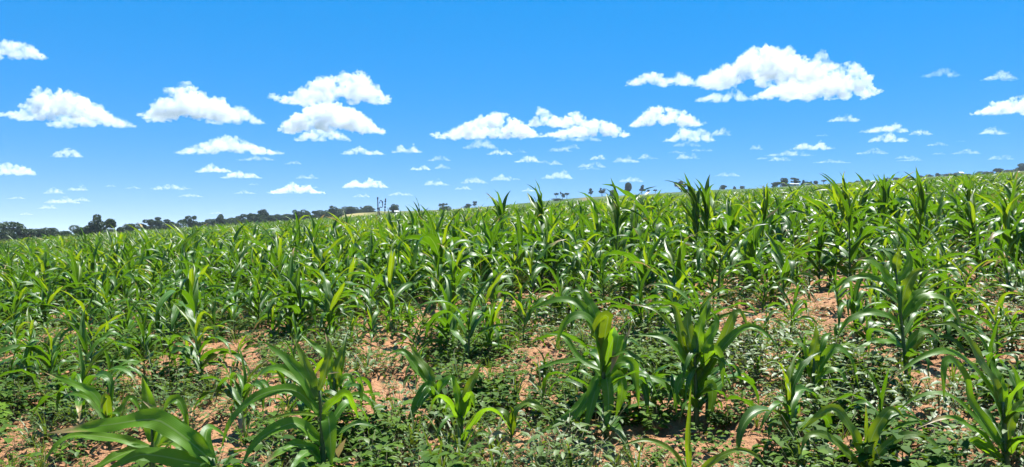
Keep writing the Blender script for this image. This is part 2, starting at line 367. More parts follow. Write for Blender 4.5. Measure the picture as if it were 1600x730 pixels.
for k, (x0, x1, t, b, d) in enumerate(SMALL): cloud(x0, x1, t, b, d, f'{"small pale" if d == 1 else "faint thin"} cloud low in the sky, {word((x0 + x1) / 32)} percent across and {word(b / 7.3)} percent down', 200 + k)
_pf = [(0, [.1, .3, .7, .95, 1, .95, .7, .4, .15]), (2, [.1, .25, .45, .9, 1, .75, .6, .65, .3]), (4, [.08, .2, .35, .6, .75, .7, 1, .6, .2]), (5, [.25, .6, .75, .9, 1, .8, .75, .5, .15]), (7, [.1, .4, .6, .9, 1, .8, .5, .3, .1]), (10, [.08, .2, .45, .7, .8, 1, .95, .7, .5]),
 (11, [.5, 1, .8, .5, .45, .7, .75, .4, .1]), (12, [.1, .2, .3, .6, .6, 1, .9, .7, .3]), (14, [.2, .6, .85, 1, .9, .85, .7, .5, .1]), (15, [.3, .4, .5, .75, 1, .85, .75, .75, .6, .3]), (16, [.15, .5, .75, .8, .4, .3, .8, .5, .2]), (17, [.15, .35, .45, .4, .45, .85, 1, .75, .3]), (8, [.5, .9, 1, .9, .8, .5, .2])]
PROF = {BIG[i][5]: p for i, p in _pf}
tmp = []
for (cx, base, Y, w, h, dens, label, seed) in cloud_jobs:
    mb = MB()
    for (x, y, z, r) in cloud_spheres(w, h, seed, PROF.get(label)): small = r < 0.12 * h; mb.add((SV1 if small else SV) * np.array([r * 1.15, r * 1.15, r]) + np.array([x, y, z]), SF1 if small else SF)
    me = mb.mesh('tmp', M_CLOUD[dens]); o = bpy.data.objects.new('tmp_cloud', me); C.objects.link(o)
    md = o.modifiers.new('r', 'REMESH'); md.mode = 'VOXEL'; md.voxel_size = max(w / 150.0, h / 44.0); tmp.append(o)
dg = bpy.context.evaluated_depsgraph_get(); dg.update()
final = []
for o, job in zip(tmp, cloud_jobs):
    me = bpy.data.meshes.new_from_object(o.evaluated_get(dg)); final.append(me)
for o in tmp: 
    m = o.data; bpy.data.objects.remove(o); bpy.data.meshes.remove(m)
for me, (cx, base, Y, w, h, dens, label, seed) in zip(final, cloud_jobs):
    n = len(me.vertices); co = np.empty(n * 3, np.float32); me.vertices.foreach_get('co', co); co = co.reshape(-1, 3).astype(float)
    no = np.empty(n * 3, np.float32); me.vertices.foreach_get('normal', no); no = no.reshape(-1, 3)
    s = 1.0 / h; b1 = np.abs(noise3(co * s * 4.0 + seed)); b2 = np.abs(noise3(co * s * 9.0 + seed * 2)); b3 = noise3(co * s * 19.0 + seed)
    co += no * (h * (0.14 * b1 + 0.10 * b2 + 0.05 * b3 - 0.07))[:, None]
    zc = 0.10 * h; co[:, 2] = np.where(co[:, 2] < zc, zc + (co[:, 2] - zc) * 0.55, co[:, 2])
    me.vertices.foreach_set('co', co.astype(np.float32).ravel()); me.name = 'cloud'; me.materials.clear(); me.materials.append(M_CLOUD[dens]); me.update()
    o = link('cloud', me); o.location = ((cx - 800) / F * Y, Y, H + (EYE - base) / F * Y - 0.02 * h)
    tag(o, label, 'cloud', 'white fair weather clouds')

# ------------------------------------------------------------------ leaves and stalks
def strip(spine, side, width, fold=0.25, wave=0.0, wk=14.0, ph=0.0, across=4):
    spine = np.asarray(spine, float); side = np.asarray(side, float); n = len(spine)
    tan = np.gradient(spine, axis=0); tan /= np.linalg.norm(tan, axis=1)[:, None] + 1e-9
    side = side - (side * tan).sum(1)[:, None] * tan; side /= np.linalg.norm(side, axis=1)[:, None] + 1e-9
    nor = np.cross(tan, side)
    t = np.linspace(0, 1, n); ss = np.linspace(-1, 1, across + 1); V = []; UV = []
    L = np.linalg.norm(np.diff(spine, axis=0), axis=1).sum()
    for k in range(n):
        for s in ss:
            lift = fold * abs(s) ** 1.3 * width[k] + wave * width[k] * s * abs(s) * math.sin(wk * t[k] + ph + (1.7 if s > 0 else 0))
            V.append(spine[k] + side[k] * s * width[k] * (1 - 0.18 * fold) + nor[k] * lift); UV.append((0.5 + 0.5 * s, t[k]))
    a = across + 1
    Fc = [(k * a + j, k * a + j + 1, (k + 1) * a + j + 1, (k + 1) * a + j) for k in range(n - 1) for j in range(across)]
    return V, Fc, UV
def wprofile(t, base=0.45):
    t = np.asarray(t, float)
    lo = 1 - (1 - np.minimum(t, 0.32) / 0.32) ** 2 * (1 - base)
    hi = 1 - (np.maximum(t - 0.32, 0) / 0.68) ** 1.75
    return np.maximum(lo * hi, 0.004)
def leaf_spine(e0, bend, p, drift, kink, kt, n):
    t = np.linspace(0, 1, n); th = e0 - bend * t ** p - kink * smooth(kt - 0.09, kt + 0.09, t); th = np.maximum(th, -88)
    th = np.radians(th); ph = np.radians(drift) * t ** 1.5
    d = np.stack([np.cos(th) * np.cos(ph), np.cos(th) * np.sin(ph), np.sin(th)], -1)
    sp = np.concatenate([[[0, 0, 0]], np.cumsum((d[1:] + d[:-1]) * 0.5 / (n - 1), 0)])
    return sp, ph, t
CLASSES = 6
leaf_hi = []; leaf_lo = []
def build_leaf_library():
    r = random.Random(21)
    for c in range(CLASSES + 1):
        f = min(1.0, c / (CLASSES - 1)); hi = []; lo = []
        for k in range(9):
            e0 = 34 + 42 * f + r.uniform(-9, 9); bend = (138 - 44 * f) * r.uniform(0.65, 1.35); p = r.uniform(1.0, 1.8)
            drift = r.uniform(-55, 55); kink = r.choice([0, 0, 25, 55]) * (1 if f < 0.9 else 0.4); kt = r.uniform(0.4, 0.7); tw = R(r.uniform(-75, 75))
            wm = r.uniform(0.046, 0.070) * (1 - 0.12 * f); fold = r.uniform(0.12, 0.5) + 0.35 * (f > 0.85); wave = r.uniform(0.12, 0.50); wk = r.uniform(12, 26); ph = r.uniform(0, 6)
            if c == CLASSES: e0 = r.uniform(66, 86); bend = r.uniform(20, 95); drift = r.uniform(-40, 40); kink = r.choice([0, 0, 30]); kt = r.uniform(.55, .8)
            for n, ac, dst in ((16, 4, hi), (7, 2, lo)):
                sp, phi, t = leaf_spine(e0, bend, p, drift, kink, kt, n)
                side = np.stack([-np.sin(phi), np.cos(phi), 0 * phi], -1)
                tan = np.gradient(sp, axis=0); tan /= np.linalg.norm(tan, axis=1)[:, None]
                up = np.cross(tan, side); a = (tw * t ** 1.2)[:, None]
                side = side * np.cos(a) + up * np.sin(a)
                dst.append(strip(sp, side, wm * wprofile(t), fold, wave if n > 8 else 0, wk, ph, ac))
        leaf_hi.append([new_mesh('leaf', *x[:2], M_YOUNG if c >= CLASSES - 1 and i % 2 else M_LEAF, x[2]) for i, x in enumerate(hi)]); leaf_lo.append(lo)
build_leaf_library()
leaf_dry = []
for k in range(5):
    m_ = leaf_hi[0][k].copy(); m_.materials.clear(); m_.materials.append(M_DRYLEAF); leaf_dry.append(m_)
def tube(path, radii, sides=7):
    path = np.asarray(path, float); n = len(path); tan = np.gradient(path, axis=0); tan /= np.linalg.norm(tan, axis=1)[:, None] + 1e-9
    ref = np.where(np.abs(tan[:, 2:3]) > 0.9, np.array([[1.0, 0, 0]]), np.array([[0, 0, 1.0]])); a = np.cross(tan, ref); a /= np.linalg.norm(a, axis=1)[:, None] + 1e-9; b = np.cross(tan, a)
    th = np.linspace(0, 2 * math.pi, sides, endpoint=False)
    V = (path[:, None] + radii[:, None, None] * (a[:, None] * np.cos(th)[None, :, None] + b[:, None] * np.sin(th)[None, :, None])).reshape(-1, 3)
    Fc = [(i * sides + j, i * sides + (j + 1) % sides, (i + 1) * sides + (j + 1) % sides, (i + 1) * sides + j) for i in range(n - 1) for j in range(sides)]
    Fc.append(tuple(range(sides))[::-1]); Fc.append(tuple((n - 1) * sides + j for j in range(sides)))
    return V, Fc
def stalk_shape(height, lean, seed, rad=0.016, sides=7, n=12):
    t = np.linspace(0, 1, n); path = np.stack([lean[0] * t ** 1.6, lean[1] * t ** 1.6, t * height - 0.03], -1)
    rr = rad * (1.0 - 0.62 * t) * (1 + 0.16 * (np.sin(t * 34 + seed) > 0.55)); return path, rr
# templates: a stalk plus leaf placements (class, variant, base height, azimuth, length, width factor), in units of one metre of plant
def make_template(seed, tall=False, wind=0.0):
    r = random.Random(seed); n = r.randint(11, 14) + (3 if tall else 0)
    hs = 0.50 if not tall else 0.66; phi = r.uniform(0, 360); lean = (r.uniform(-.07, .07), r.uniform(-.07, .07)); L = []
    for i in range(n):
        f = i / (n - 1); h = 0.05 + (hs - 0.05) * f ** 1.05; ln = (0.32 + 0.40 * math.sin(math.pi * (0.14 + 0.72 * f))) * r.uniform(0.8, 1.18) * (0.60 if tall else 1.0)
        az = phi + (i % 2) * 180 + r.uniform(-38, 38) + 50 * f
        if wind and f > 0.35 and r.random() < wind: az = 180 + r.uniform(-60, 60)
        c = min(CLASSES - 1, max(0, int(round(f * (CLASSES - 1) + r.uniform(-0.6, 0.6))))); v = r.randrange(9)
        if tall and f > 0.55: c = CLASSES
        elif f > 0.85: c = CLASSES
        L.append((c, v, h, az, ln, r.uniform(0.9, 1.25) * (1.15 if tall else 1.0)))
    top = max(h + ln * max(p[2] for p in leaf_lo[c][v][0]) for (c, v, h, az, ln, wf) in L)
    L = [(c, v, h / top, az, ln / top, wf) for (c, v, h, az, ln, wf) in L]
    return dict(hs=hs * 1.02 / top, lean=lean, leaves=L, seed=seed, tall=tall)
TEMPL = [make_template(100 + k) for k in range(28)]
TALL = [make_template(300 + k, True, 0.85) for k in range(7)]
def templ_stalk(T):
    p, rr = stalk_shape(T['hs'], T['lean'], T['seed'], 0.017 if not T['tall'] else 0.011); v, f = tube(p, rr); return new_mesh('stalk', v, f, M_STALK)
for T in TEMPL + TALL: T['stalk'] = templ_stalk(T)
def stalk_at(T, h):
    t = max(0, h / T['hs']); return Vector((T['lean'][0] * t ** 1.6, T['lean'][1] * t ** 1.6, h - 0.03))
def joined_variant(T, name):
    mb = MB(); p, rr = stalk_shape(T['hs'], T['lean'], T['seed'], 0.017 if not T['tall'] else 0.011, 4, 4); v, f = tube(p, rr, 4); mb.add(v, f, None, 1)
    for (c, vv, h, az, ln, wf) in T['leaves']:
        V, Fc, UV = leaf_lo[c][vv]; V = np.asarray(V) * np.array([ln, ln * wf, ln]); a = R(az); M = np.array([[math.cos(a), -math.sin(a), 0], [math.sin(a), math.cos(a), 0], [0, 0, 1]])
        mb.add(V @ M.T + np.array(stalk_at(T, h)), Fc, UV, 2 if c >= CLASSES - 1 and vv % 2 else 0)
    return bpy.data.objects.new(name, mb.mesh(name, [M_LEAF, M_STALK, M_YOUNG]))
def pct(p): 
    px, py = proj(p); return int(round(px / 16.0)), int(round(py / 7.3))
used_labels = set()
def uniq(lab, alts):
    for l in [lab] + alts:
        if l not in used_labels: used_labels.add(l); return l
    return lab
def place_plant(x, y, height, T, rz, rnd, label, group, tilt=(0, 0)):
    z = g1(x, y); root = link('maize_plant', None); root.empty_display_size = 0.1
    root.location = (x, y, z); root.rotation_euler = (tilt[0], tilt[1], rz)
    s = height; st = link('stalk', T['stalk'], root); st.scale = (s * 0.6 + 0.4 * min(1, s), s * 0.6 + 0.4 * min(1, s), s)
    for q, (c, v, h, az, ln, wf) in enumerate(T['leaves']):
        o = link('leaf', leaf_dry[v % 5] if q < 2 and rnd.random() < 0.4 else leaf_hi[c][v], root); o.location = stalk_at(T, h) * s
        k = ln * s * rnd.uniform(0.85, 1.15); o.scale = (k, k * wf, k); o.rotation_euler = (rnd.uniform(-.12, .12), rnd.uniform(-.12, .12), R(az + rnd.uniform(-20, 20)))
    tag(root, label, 'maize plant', group); return root

# ------------------------------------------------------------------ the foreground plants, leaf by leaf
def spline(pts, n):
    P = [np.array(p, float) for p in pts]; P = [2 * P[0] - P[1]] + P + [2 * P[-1] - P[-2]]; out = []
    segs = len(P) - 3
    for k in range(n):
        t = k / (n - 1) * segs; i = min(int(t), segs - 1); f = t - i; a, b, c, d = P[i:i + 4]
        out.append(0.5 * ((2 * b) + (c - a) * f + (2 * a - 5 * b + 4 * c - d) * f * f + (3 * b - a - 3 * c + d) * f ** 3))
    out = np.array(out); s = np.concatenate([[0], np.cumsum(np.linalg.norm(np.diff(out, axis=0), axis=1))]); s /= s[-1]
    tt = np.linspace(0, 1, n); return np.stack([np.interp(tt, s, out[:, k]) for k in range(3)], -1)
HERO_XY = []
def hero(label, base, top, leaves, extra=3, seed=0, rad=0.016, Yoff=None):
    # base, top: picture positions of the stalk; leaves: (points from base to tip, half width in picture pixels, facing 0..1, depth at the tip, kind)
    r = random.Random(seed); x, Y = foot(*base)
    HERO_XY.append((x, Y)); z = g1(x, Y); root = link('maize_plant', None); root.empty_display_size = 0.1; root.location = (x, Y, z)
    o = np.array((x, Y, z)); tp = np.array(at(*top, Y)) - o
    t = np.linspace(0, 1, 12); path = np.stack([tp[0] * t ** 1.3, 0 * t, (tp[2] + 0.03) * t - 0.03], -1)
    rr = rad * (1 - 0.6 * t) * (1 + 0.16 * (np.sin(t * 34 + seed) > 0.55)); v, f = tube(path, rr); link('stalk', new_mesh('stalk', v, f, M_STALK), root)
    for L in leaves:
        pts, w, face, dY = L[:4]; kind = L[4] if len(L) > 4 else 'leaf'
        n = len(pts); W = [np.array(at(p[0], p[1], Y + dY * (k / (n - 1)) ** 1.3)) - o for k, p in enumerate(pts)]
        # start each leaf on the stalk at the height of its first point
        h = min(max(W[0][2], 0.03), tp[2]); tt = min(1.0, h / max(tp[2], 0.05)); W = [np.array((tp[0] * tt ** 1.3, 0, h))] + (W[1:] if np.linalg.norm(W[0] - np.array((tp[0] * tt ** 1.3, 0, h))) < 0.05 else W)
        sp = spline(W, 22); tan = np.gradient(sp, axis=0); tan /= np.linalg.norm(tan, axis=1)[:, None] + 1e-9
        hz = np.cross(np.array([[0, 0, 1.0]]), tan); hz += np.array([1e-3, 1e-3, 0]); hl = np.linalg.norm(hz, axis=1)[:, None]; hz /= hl + 1e-9
        view = np.array([0, 1.0, -0.15]); fc = np.cross(view[None], tan); fc /= np.linalg.norm(fc, axis=1)[:, None] + 1e-9
        sgn = np.sign((hz * fc).sum(1)); sgn[sgn == 0] = 1
        fc = fc * (1 if sgn.mean() >= 0 else -1)
        side = hz * (1 - 0.8 * face) + fc * 0.8 * face
        for k in range(1, len(side)):
            if (side[k] * side[k - 1]).sum() < 0: side[k] = -side[k]
        wid = 0.98 * w * Y / F * wprofile(np.linspace(0, 1, 22), 0.4)
        V, Fc, UV = strip(sp, side, wid, r.uniform(0.12, 0.40), r.uniform(0.10, 0.38), r.uniform(12, 24), r.uniform(0, 6), 4)
        m = {'leaf': M_NEAR, 'young': M_YOUNG, 'dry': M_DRYLEAF}[kind]
        lo = link('leaf', new_mesh('leaf', V, Fc, m, UV), root)
        if kind == 'dry': lo['label'] = 'withered straw coloured leaf'
    for i in range(extra + 4):
        f = r.uniform(0.1, 0.75); c = min(CLASSES - 2, int(f * CLASSES)); o2 = link('leaf', leaf_hi[c][r.randrange(9)], root); h = f * tp[2]
        o2.location = (tp[0] * f ** 1.3, 0, h); k = max(0.25, min(0.6, tp[2])) * r.uniform(0.75, 1.05); o2.scale = (k, k, k); o2.rotation_euler = (0, 0, R(r.uniform(20, 160) if i % 3 else r.uniform(-160, -20)))
    used_labels.add(label)
    tag(root, label, 'maize plant', 'maize plants in the foreground'); return root

hero('large maize plant at bottom left with one broad leaf stretching left, cut by the frame', (352, 812), (334, 716), [
    ([(338, 724), (300, 692), (262, 664), (235, 655), (167, 664), (72, 677)], 17, 0.75, -0.10),
    ([(340, 726), (308, 692), (270, 660), (223, 626)], 13, 0.7, 0.05),
    ([(338, 728), (300, 722), (250, 712), (213, 712), (160, 738)], 15, 0.75, -0.18),
    ([(334, 718), (322, 690), (330, 668), (362, 690)], 10, 0.5, 0.3),
    ([(340, 745), (370, 735), (410, 750), (430, 790)], 12, 0.5, -0.2, 'young')], 2, 1, 0.018)
hero('maize plant with one upright pale blade, behind the broad leaf at bottom left', (242, 775), (238, 668), [
    ([(238, 690), (236, 655), (231, 620), (222, 587)], 13, 0.9, 0.05),
    ([(240, 690), (252, 655), (266, 630), (282, 628), (297, 678)], 10, 0.6, 0.0),
    ([(236, 700), (180, 685), (120, 680), (90, 694), (64, 734)], 9, 0.6, -0.15),
    ([(240, 700), (205, 705), (170, 720), (130, 745)], 11, 0.6, -0.2),
    ([(242, 710), (262, 690), (285, 700), (300, 740)], 9, 0.6, -0.2)], 2, 2)
hero('short maize plant with a leaf pointing left, near the left edge of foreground', (172, 702), (167, 640), [
    ([(168, 655), (150, 618), (117, 600), (70, 582)], 7, 0.7, 0.05),
    ([(168, 660), (168, 640), (165, 618), (158, 640)], 8, 0.9, -0.05, 'young'),
    ([(167, 660), (140, 622), (110, 616), (92, 632)], 6, 0.6, 0.15),
    ([(170, 662), (190, 640), (206, 622), (224, 650)], 7, 0.6, 0.1)], 3, 3, 0.012)
hero('big bushy maize plant left of centre, a blade hanging down to the bottom edge', (508, 790), (500, 610), [
    ([(496, 640), (476, 592), (447, 560), (412, 533)], 11, 0.8, 0.05),
    ([(499, 650), (463, 611), (412, 615), (365, 651), (344, 708)], 10, 0.7, -0.1),
    ([(504, 695), (469, 664), (444, 665), (403, 688), (376, 732)], 12, 0.65, -0.2),
    ([(504, 668), (512, 650), (516, 676), (519, 735)], 12, 0.95, -0.12),
    ([(505, 715), (475, 695), (444, 702), (405, 732)], 9, 0.6, -0.25),
    ([(506, 725), (486, 706), (470, 714), (450, 740)], 9, 0.6, -0.3),
    ([(500, 650), (470, 646), (444, 649), (406, 659)], 4, 0.6, 0.1, 'young'),
    ([(499, 625), (490, 600), (475, 563), (460, 529)], 9, 0.8, 0.1, 'young'),
    ([(503, 648), (518, 632), (541, 617), (561, 655)], 9, 0.7, 0.1),
    ([(500, 610), (510, 575), (515, 545), (508, 520)], 8, 0.8, 0.1, 'young'),
    ([(498, 630), (450, 580), (412, 580), (390, 615)], 9, 0.6, 0.2),
    ([(508, 740), (520, 718), (532, 700), (541, 684)], 7, 0.8, -0.1, 'dry')], 3, 4, 0.02)
hero('slender maize plant tucked behind the big bushy plant left of centre', (528, 690), (522, 590), [
    ([(524, 620), (520, 590), (508, 555), (470, 523)], 9, 0.7, 0.1),
    ([(524, 620), (530, 598), (543, 588), (559, 606)], 8, 0.6, 0.0),
    ([(524, 610), (528, 575), (534, 548), (540, 535)], 8, 0.8, 0.1, 'young'),
    ([(525, 640), (545, 620), (572, 622), (590, 650)], 7, 0.6, 0.1)], 3, 5)
hero('narrow maize plant with a raised right blade, standing at bottom centre left', (722, 722), (722, 630), [
    ([(724, 650), (730, 615), (740, 592), (753, 564)], 9, 0.85, 0.05, 'young'),
    ([(722, 660), (716, 620), (711, 600), (704, 580)], 8, 0.85, 0.0),
    ([(722, 655), (728, 635), (735, 615), (742, 640)], 8, 0.8, -0.1),
    ([(721, 665), (700, 628), (684, 620), (668, 650)], 7, 0.6, -0.05),
    ([(723, 690), (740, 660), (760, 640), (778, 645), (800, 674)], 6, 0.6, -0.1)], 3, 6, 0.013)
hero('maize plant with a broad leaf drooping left, beside the narrow plant at bottom', (684, 674), (678, 598), [
    ([(680, 625), (672, 603), (655, 625), (632, 678)], 10, 0.75, -0.12),
    ([(679, 610), (655, 580), (629, 549), (598, 558)], 8, 0.6, 0.05),
    ([(678, 605), (668, 580), (655, 562), (640, 540)], 8, 0.7, 0.1, 'young'),
    ([(681, 620), (692, 600), (705, 590), (716, 606)], 8, 0.7, 0.0)], 3, 7)
hero('small seedling maize with two arching leaves on bare soil, bottom centre', (801, 720), (798, 662), [
    ([(799, 672), (806, 640), (834, 630), (866, 658)], 7, 0.6, -0.05, 'young'),
    ([(798, 676), (792, 648), (776, 640), (756, 652)], 6, 0.6, 0.05, 'young'),
    ([(799, 680), (803, 655), (800, 640), (794, 632)], 5, 0.9, 0.0, 'young'),
    ([(800, 694), (785, 676), (768, 680), (757, 694)], 4, 0.6, -0.1, 'dry')], 0, 8, 0.009)
hero('large dark leafed maize plant in the centre foreground with leaves hanging to the soil', (948, 690), (940, 545), [
    ([(936, 545), (912, 484), (874, 468), (818, 487)], 9, 0.7, 0.1),
    ([(938, 530), (932, 500), (920, 470), (896, 437)], 10, 0.85, 0.1),
    ([(939, 560), (925, 505), (904, 492), (881, 508), (866, 549)], 9, 0.7, -0.1),
    ([(940, 570), (945, 525), (950, 494), (935, 500), (921, 533)], 11, 0.85, -0.05, 'young'),
    ([(942, 590), (954, 540), (966, 519), (962, 550), (953, 585)], 13, 0.9, -0.12),
    ([(944, 595), (958, 572), (974, 566), (989, 575), (998, 638)], 10, 0.75, -0.05),
    ([(943, 625), (925, 612), (900, 638), (858, 669), (818, 694)], 7, 0.6, -0.2),
    ([(942, 600), (932, 592), (916, 627), (880, 675)], 7, 0.8, -0.15),
    ([(945, 605), (947, 590), (951, 627), (946, 676)], 10, 0.95, -0.2),
    ([(943, 610), (934, 600), (923, 637), (911, 688)], 8, 0.8, -0.22),
    ([(945, 600), (966, 586), (972, 612), (961, 654)], 9, 0.85, -0.05),
    ([(941, 580), (905, 560), (881, 527), (842, 520)], 6, 0.6, 0.15),
    ([(942, 590), (912, 566), (870, 566), (826, 583)], 6, 0.6, 0.1)], 4, 9, 0.022)
hero('bright green maize plant in the foreground with a leaf arching far right', (1088, 665), (1085, 545), [
    ([(1084, 600), (1066, 535), (1054, 481), (1033, 479)], 11, 0.85, 0.05, 'young'),
    ([(1085, 570), (1092, 520), (1098, 495), (1106, 472)], 10, 0.9, 0.05),
    ([(1084, 590), (1062, 552), (1035, 527), (990, 523)], 8, 0.65, 0.1),
    ([(1090, 610), (1127, 545), (1165, 512), (1196, 521), (1221, 556)], 9, 0.65, -0.05),
    ([(1089, 600), (1127, 538), (1148, 490), (1160, 493), (1174, 534)], 9, 0.8, 0.1, 'young'),
    ([(1089, 600), (1108, 556), (1117, 546), (1127, 566), (1130, 608)], 9, 0.8, -0.1),
    ([(1083, 575), (1046, 508), (1012, 480), (975, 477)], 5, 0.6, 0.15, 'young'),
    ([(1086, 640), (1065, 632), (1035, 597), (987, 581)], 7, 0.6, 0.1),
    ([(1086, 560), (1112, 520), (1120, 500), (1110, 486)], 9, 0.8, 0.1),
    ([(1086, 560), (1076, 520), (1074, 500), (1080, 478)], 11, 0.9, 0.1, 'young'),
    ([(1088, 620), (1110, 600), (1112, 630), (1104, 662)], 8, 0.8, -0.1),
    ([(1087, 620), (1072, 590), (1060, 600), (1052, 640)], 8, 0.8, -0.1)], 4, 10, 0.022)
hero('medium maize plant right of the bright foreground plant, leaves spread both ways', (1271, 646), (1271, 560), [
    ([(1271, 585), (1271, 550), (1275, 530), (1274, 505)], 9, 0.9, 0.05, 'young'),
    ([(1270, 590), (1258, 548), (1248, 535), (1238, 524)], 7, 0.7, 0.1),
    ([(1272, 590), (1302, 545), (1326, 557), (1342, 608)], 8, 0.65, -0.05),
    ([(1272, 600), (1290, 580), (1312, 581), (1336, 618)], 6, 0.6, -0.1),
    ([(1270, 600), (1258, 570), (1250, 566), (1243, 594)], 7, 0.7, 0.0),
    ([(1271, 620), (1290, 608), (1304, 612), (1312, 630)], 4, 0.6, -0.1),
    ([(1271, 580), (1284, 540), (1290, 525), (1300, 520)], 7, 0.7, 0.15)], 3, 11, 0.015)
hero('tallest foreground maize plant at right with bare lower stalk on open soil', (1417, 612), (1399, 420), [
    ([(1406, 468), (1374, 437), (1331, 435), (1295, 459)], 7, 0.7, -0.05),
    ([(1400, 455), (1369, 413), (1350, 405), (1334, 408)], 9, 0.75, 0.1),
    ([(1407, 480), (1420, 440), (1436, 424), (1452, 423)], 10, 0.85, 0.05, 'young'),
    ([(1410, 500), (1424, 470), (1438, 455), (1455, 450)], 9, 0.8, 0.05),
    ([(1409, 500), (1440, 465), (1465, 464), (1489, 480), (1504, 522)], 8, 0.65, -0.1),
    ([(1411, 525), (1395, 500), (1364, 488), (1326, 500), (1306, 531)], 8, 0.65, -0.05),
    ([(1412, 545), (1395, 535), (1369, 533), (1334, 545)], 6, 0.6, -0.1),
    ([(1413, 570), (1424, 545), (1436, 535), (1446, 522)], 8, 0.8, 0.0, 'young'),
    ([(1412, 550), (1436, 520), (1458, 522), (1476, 550)], 7, 0.7, 0.1),
    ([(1400, 430), (1392, 405), (1385, 395), (1376, 388)], 7, 0.8, 0.1),
    ([(1399, 425), (1402, 405), (1404, 395), (1399, 380)], 7, 0.9, 0.0, 'young'),
    ([(1402, 440), (1418, 420), (1420, 400), (1412, 386)], 7, 0.8, 0.1)], 2, 12, 0.016)
hero('large maize plant in the bottom right corner with long leaves reaching left', (1572, 752), (1566, 628), [
    ([(1570, 668), (1556, 610), (1528, 557), (1490, 508), (1450, 509)], 11, 0.75, 0.05, 'young'),
    ([(1566, 650), (1547, 608), (1508, 562), (1475, 548), (1432, 562), (1387, 598)], 8, 0.65, -0.05),
    ([(1568, 705), (1518, 632), (1506, 590), (1486, 562), (1474, 572), (1474, 628)], 12, 0.8, -0.15),
    ([(1567, 640), (1560, 600), (1554, 580), (1546, 558)], 11, 0.85, 0.1),
    ([(1568, 712), (1528, 658), (1480, 616), (1432, 620), (1396, 648)], 6, 0.6, 0.05),
    ([(1569, 722), (1528, 676), (1480, 652), (1430, 670)], 7, 0.6, -0.1),
    ([(1568, 660), (1585, 615), (1600, 600), (1625, 605)], 9, 0.7, -0.05),
    ([(1570, 690), (1580, 650), (1596, 628), (1610, 620)], 10, 0.8, 0.05, 'young'),
    ([(1571, 715), (1590, 690), (1606, 690), (1625, 720)], 10, 0.7, -0.15),
    ([(1569, 725), (1540, 700), (1515, 690), (1496, 715)], 9, 0.7, -0.2)], 3, 13, 0.022)
hero('yellow green young maize plant cut by the bottom edge, left of the corner plant', (1355, 778), (1353, 712), [
    ([(1350, 725), (1330, 672), (1307, 640), (1283, 645), (1248, 676)], 10, 0.8, 0.05, 'young'),
    ([(1350, 735), (1320, 705), (1290, 680), (1260, 682), (1249, 714)], 9, 0.7, -0.1, 'young'),
    ([(1355, 720), (1363, 680), (1384, 645), (1398, 640), (1414, 655)], 10, 0.85, 0.05, 'young'),
    ([(1357, 735), (1380, 700), (1413, 680), (1451, 687), (1491, 728)], 8, 0.65, -0.1, 'young'),
    ([(1353, 715), (1353, 690), (1353, 660), (1352, 628)], 3.5, 0.9, 0.0, 'young')], 2, 14, 0.014)
hero('young maize with one narrow blade standing straight up at the bottom edge', (1078, 805), (1077, 740), [
    ([(1077, 745), (1075, 700), (1077, 650), (1080, 598)], 5.5, 0.9, 0.0, 'young'),
    ([(1076, 750), (1050, 706), (1010, 688), (964, 698)], 6, 0.6, -0.05, 'young'),
    ([(1079, 755), (1115, 720), (1150, 704), (1180, 712), (1204, 740)], 6.5, 0.6, -0.1, 'young'),
    ([(1076, 760), (1055, 735), (1040, 740), (1030, 770)], 7, 0.7, -0.15)], 0, 15, 0.012)

# ------------------------------------------------------------------ more plants: placed near ones, skyline ones, then the sown field
rp = random.Random(5)
NEAR = [(142, 594, 480), (226, 586, 484), (296, 598, 520), (312, 592, 530), (314, 512, 445), (427, 537, 470), (514, 540, 440), (366, 512, 430), (70, 520, 430), (25, 555, 482), (465, 500, 425),
        (546, 548, 484), (614, 526, 445), (641, 526, 462), (731, 572, 430), (762, 528, 430), (743, 492, 408), (875, 512, 420), (893, 505, 425), (1068, 500, 376), (1122, 480, 345), (1224, 477, 365),
        (1376, 512, 440), (1570, 448, 368), (1472, 470, 383), (1440, 446, 360), (985, 470, 385), (680, 480, 405), (590, 478, 405), (1280, 452, 350), (1335, 440, 345), (1525, 440, 360), (10, 480, 420),
        (180, 520, 440), (250, 500, 430), (120, 480, 415), (415, 490, 415), (540, 470, 400), (800, 470, 390), (930, 450, 370), (1030, 455, 365), (1170, 450, 350), (1598, 470, 380), (1104, 658, 500), (1070, 650, 520), (962, 668, 500), (930, 655, 490), (480, 700, 560), (535, 650, 530), (1255, 590, 520), (650, 600, 535), (1598, 690, 560), (1540, 640, 545), (95, 640, 570), (40, 600, 520), (372, 575, 520), (850, 600, 545), (1180, 560, 500), (20, 530, 460), (110, 545, 470), (460, 560, 490), (580, 540, 475), (810, 530, 450), (690, 530, 455), (250, 545, 470)]
SKYL = [(660, 405, 303), (788, 420, 286), (846, 430, 275), (962, 430, 280), (1090, 435, 265), (1106, 433, 270), (1186, 430, 284), (1310, 420, 268), (1322, 422, 276), (1430, 430, 262), (1515, 400, 262), (1372, 400, 265), (132, 440, 352),
        (285, 440, 372), (150, 445, 362), (1570, 420, 288)]
plants = []           # x, y, height, kind
for (bx, by, ty) in NEAR:
    x, Y = foot(bx, by); plants.append((x, Y, (by - ty) / F * Y * 1.06, 0)); 
    if rp.random() < 0.45: plants.append((x + rp.uniform(-.2, .2), Y + rp.uniform(0.02, .22), (by - ty) / F * Y * rp.uniform(0.6, 0.95), 0))
for (bx, by, ty) in SKYL:
    x, Y = foot(bx, by); plants.append((x, Y, (by - ty) / F * Y * 1.02, 1))
nsky = len(plants)
occ = [(p[0], p[1]) for p in plants] + HERO_XY
cand = []; yv = 4.6
